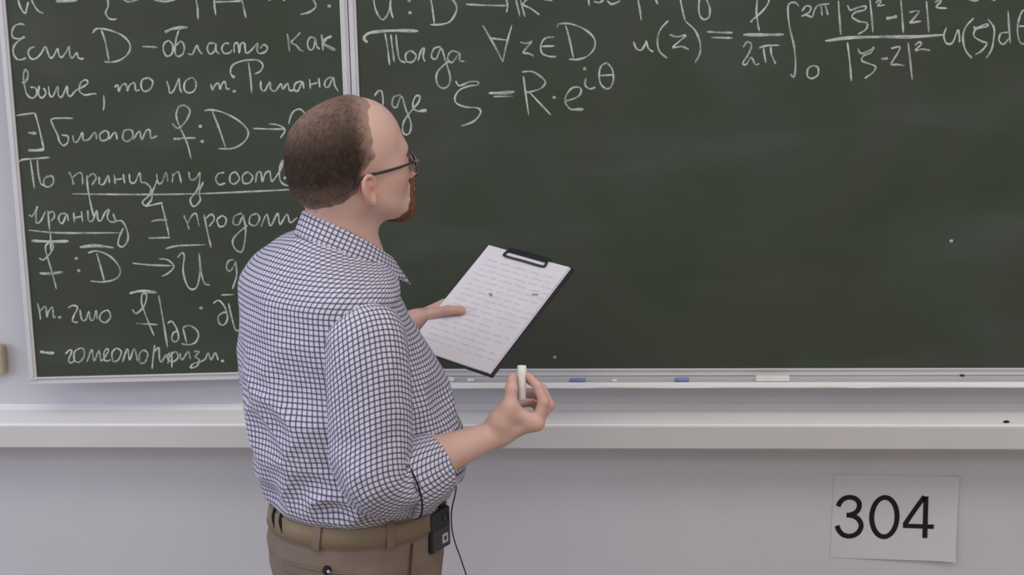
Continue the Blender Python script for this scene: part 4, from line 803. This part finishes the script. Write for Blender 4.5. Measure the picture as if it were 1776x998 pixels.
for d in (182, 172):
    pk('waist_strip', tube([hip(math.radians(d+2), 1.100, 0.003), hip(math.radians(d), 1.082, 0.0075), hip(math.radians(d-3), 1.060, 0.004)], [0.0022, 0.0032, 0.0015], 8, 4), M['nearblack'], trousers)  # near-black slanted strips at the centre back of the waist
pw = [hip(math.radians(d), 1.006+0.006*math.sin(math.radians(d)*3), 0.003) for d in (168, 155, 142, 130, 118)]
pk('back_pocket_welt', tube(pw, 0.0018, 6, 4), M['trouser'], trousers)
pk('side_pocket_seam', tube([hip(math.radians(79), 1.046, 0.003), hip(math.radians(83), 0.96, 0.004), hip(math.radians(88), 0.90, 0.001), hip(math.radians(92), 0.84, 0.001)], 0.0018, 6, 4), M['seam'], trousers)
bt = pk('pocket_button', tube([hip(math.radians(133), 1.012, 0.000), hip(math.radians(133), 1.012, 0.006)], [0.0085, 0.0075], 16, 1), M['nearblack'], trousers)
pk('button_dot', tube([hip(math.radians(131.7), 1.011, 0.006), hip(math.radians(131.7), 1.011, 0.0072)], [0.0038, 0.003], 10, 1), M['label'], bt)  # small pale dot on the dark pocket button
for s in (1, -1):
    hp = np.array((HIPS[-1][0], HIPS[-1][1], 0))+RGT*s*0.108-FWD*0.015
    sh = Field(); sh.add(ell(hp+FWD*0.10+(0, 0, 0.030), (0.15, 0.049, 0.046), np.stack([FWD, LFT, UP], 1)), 0.02)
    sh.add(cap(hp-FWD*0.02+(0, 0, 0.06), hp+(0, 0, 0.085), 0.046, 0.048), 0.03)
    sh.add(lambda p: 0.001-p[:, 2], 0.004, 'i')
    pk('shoe', surface(sh, hp-0.20*np.array((1, 1, 0))-(0, 0, .01)+FWD*.06, hp+np.array((.2, .2, .16))+FWD*.1, 0.005), M['shoe'])

# ---------------------------------------------------------------- spectacles
gl = thing('eyeglasses', 'thin spectacles with black temple arms worn by the man', 'glasses', tuple(h2w((0.10, 0, -0.01))))
def gk(name, VF, m, par=None): return mk(name, VF[0], VF[1], m, par or gl, origin=gl.location)
for s in (-1, 1):
    rg = [h2w((0.1115-0.004*abs(math.cos(t)*.5+.5*s*0+0.5*0)-0.0035*(math.cos(t)*s+1), s*0.0335+0.0245*math.cos(t), -0.026+0.0185*math.sin(t))) for t in np.linspace(0, 2*math.pi, 25)]
    rm = gk('rim', tube(rg, 0.0011, 8, 2), M['rim'])
    cx = np.mean(rg[:-1], axis=0); Vl = [p for p in rg[:-1]]+[cx+hx_*0.0012]+[p-hx_*0.0012 for p in rg[:-1]]+[cx]
    n = 24; Fl = [[i, (i+1) % n, n] for i in range(n)]+[[n+1+(i+1) % n, n+1+i, 2*n+1] for i in range(n)]+[[i, n+1+i, n+1+(i+1) % n, (i+1) % n] for i in range(n)]
    gk('lens', (np.array(Vl), Fl), M['glass'], rm)
    hg = (0.104, s*0.0625, -0.019)
    gk('hinge', tube([h2w((0.110, s*0.056, -0.022)), h2w((0.107, s*0.061, -0.020)), h2w(hg), h2w((0.090, s*0.0690, -0.018))], 0.0016, 8, 3), M['rim'])
    gk('temple_arm', tube([h2w((0.092, s*0.0688, -0.018)), h2w((0.060, s*0.0755, -0.0195)), h2w((0.020, s*0.0815, -0.0185)), h2w((-0.008, s*0.0850, -0.0165)), h2w((-0.026, s*0.0860, -0.0205)), h2w((-0.040, s*0.0835, -0.034))], [0.0020, 0.0024, 0.0026, 0.0027, 0.0028, 0.0022], 8, 6), M['temple'])
gk('bridge', tube([h2w((0.1105, -0.0095, -0.022)), h2w((0.1145, 0, -0.019)), h2w((0.1105, 0.0095, -0.022))], 0.0012, 8, 6), M['rim'])

# ---------------------------------------------------------------- clipboard
cb = thing('clipboard', 'black clipboard with handwritten white pages held in the left hand', 'clipboard', tuple(CO))
def ck(name, VF, m, par=None, **kw): return mk(name, c2w(VF[0]), VF[1], m, par or cb, origin=CO, **kw)
ck('backing_board', box(-0.114, 0.1175, -0.1615, 0.159, -0.0065, 0, 0.0015), M['clip'], smooth=False)
nx, ny = 14, 18
gx, gy = np.meshgrid(np.linspace(-0.1125, 0.1085, nx), np.linspace(-0.157, 0.1575, ny))
for k, (dz, dx, dy) in enumerate(((0.0006, 0.003, -0.001), (0.0018, 0.0, 0.0))):
    z = dz+0.0010*np.clip((gx-0.04)/0.07, 0, 1)**2*(0.5+k)
    Vp = np.stack([gx+dx, gy+dy, z], -1).reshape(-1, 3); Vp = np.vstack([Vp, Vp-(0, 0, 0.0005)])
    Fp = grid_faces(ny, nx); Fp = Fp+[[i+nx*ny for i in f][::-1] for f in Fp]
    for j in range(nx-1): Fp += [[j+1, j, j+nx*ny, j+1+nx*ny], [(ny-1)*nx+j, (ny-1)*nx+j+1, (ny-1)*nx+j+1+nx*ny, (ny-1)*nx+j+nx*ny]]
    for i in range(ny-1): Fp += [[i*nx, (i+1)*nx, (i+1)*nx+nx*ny, i*nx+nx*ny], [(i+1)*nx+nx-1, i*nx+nx-1, i*nx+nx-1+nx*ny, (i+1)*nx+nx-1+nx*ny]]
    pg = ck('page', (Vp, Fp), M['sheet'], smooth=False)
rs = np.random.RandomState(11); parts = []
def pz(x): return 0.0018+0.0015*np.clip((x-0.04)/0.07, 0, 1)**2+0.0004
for row in range(17):
    y0 = 0.118-row*0.0152; x = -0.095+0.012*rs.rand(); xe = 0.095-0.06*rs.rand()*(rs.rand() < .5)
    while x < xe:
        wl_ = 0.010+0.026*rs.rand(); n = int(wl_/0.0024)+2
        pts = np.array([(x+i*0.0024, y0+0.0016*(-1)**i*(0.5+rs.rand())+0.0005*rs.normal()) for i in range(n)]); Q = catmull(pts, 3); hw = 0.00035
        Vq = []
        for q_ in Q: Vq += [(q_[0], q_[1]+hw, pz(q_[0])), (q_[0], q_[1]-hw, pz(q_[0]))]
        parts.append((Vq, grid_faces(len(Q), 2))); x += n*0.0024+0.004+0.004*rs.rand()
for cx_, cy_ in ((0.075, 0.062), (0.082, 0.064), (-0.02, 0.031), (-0.016, 0.028)):
    pts = np.array([(cx_+0.004*math.cos(t*2.7), cy_+0.0025*math.sin(t*3.9)) for t in np.linspace(0, 6, 14)]); Q = catmull(pts, 3); Vq = []
    for q_ in Q: Vq += [(q_[0], q_[1]+0.0007, pz(q_[0])+0.0001), (q_[0], q_[1]-0.0007, pz(q_[0])+0.0001)]
    parts.append((Vq, grid_faces(len(Q), 2)))
ck('handwriting', join(parts), M['pencil'], pg, smooth=False)
clip = ck('clip', join([box(-0.054, 0.050, 0.1515, 0.1605, 0.0020, 0.0052, 0.0012), box(-0.058, 0.054, 0.1575, 0.1655, -0.009, 0.0055, 0.002)]), M['clip'], smooth=False)
ck('clip_wire', tube([(-0.055, 0.1555, 0.0052), (-0.057, 0.145, 0.0050), (-0.052, 0.1385, 0.0048), (0.0, 0.1385, 0.0048), (0.048, 0.1385, 0.0048), (0.053, 0.145, 0.0050), (0.051, 0.1555, 0.0052)], 0.0026, 8, 5), M['clip'], clip)

# ---------------------------------------------------------------- chalk in the right hand
ct, cbm = A('CHT'), A('CHB'); ax = (cbm-ct)/np.linalg.norm(cbm-ct)
V, Fc = tube([ct, ct+ax*0.0015, ct+ax*0.02, cbm-ax*0.001, cbm], [0.0065, 0.0085, 0.0084, 0.0078, 0.006], 16, 1)
tag(mk('chalk_stick', V, Fc, M['chalkw'], origin=tuple((ct+cbm)/2)), 'white chalk stick held upright between the thumb and fingers of the raised hand', 'chalk')

# ---------------------------------------------------------------- radio transmitter and its cable
N_ = FWD*0.46+RGT*0.89; N_ /= np.linalg.norm(N_); S_ = np.cross(UP, N_); BM = np.stack([S_, UP, N_], 1); BC = A('BOX')+N_*0.013
tx = thing('radio_transmitter', 'black belt-pack radio transmitter clipped at the hip of the khaki trousers', 'transmitter', tuple(BC))
def tk(name, VF, m, par=None, **kw): return mk(name, np.asarray(VF[0])@BM.T+BC, VF[1], m, par or tx, origin=BC, **kw)
tk('case', box(-0.031, 0.031, -0.042, 0.036, -0.012, 0.012, 0.004, 3), M['black'], smooth=False)
tk('antenna_stub', tube([(0.012, 0.034, 0.0), (0.012, 0.052, 0.0), (0.012, 0.056, 0)], [0.008, 0.0075, 0.004], 14, 1), M['black'])
tk('battery_door', box(-0.027, 0.027, -0.038, 0.000, 0.0115, 0.0128, 0.0006), M['knob'], smooth=False)
lb = tk('paper_label', box(0.002, 0.020, -0.031, -0.013, 0.0126, 0.0134, 0.0003), M['label'], smooth=False)
tk('label_mark', box(0.007, 0.015, -0.026, -0.018, 0.0133, 0.0137, 0.0001), M['knob'], lb, smooth=False)
tk('dial', tube([(0.012, 0.016, 0.0115), (0.012, 0.016, 0.0140)], [0.006, 0.005], 14, 1), M['knob'])
tk('belt_clip', box(-0.018, 0.018, -0.030, 0.036, -0.0175, -0.0115, 0.0015), M['black'], smooth=False)
pc = [BC+BM@np.array((0.000, 0.036, 0.004)), BC+BM@np.array((-0.005, 0.060, 0.006)), A('C1'), A('C2'), A('C3'), A('C4'), A('C5'), A('C6'), A('C6')+(-.01, -.005, -.12), A('C6')+(-.02, 0.01, -.30)]
V, Fc = tube(pc, 0.0013, 8, 8)
tag(mk('audio_cable', V, Fc, M['black'], origin=tuple(pc[0])), 'thin black cable hanging from behind the rolled cuff past the hip', 'cable')
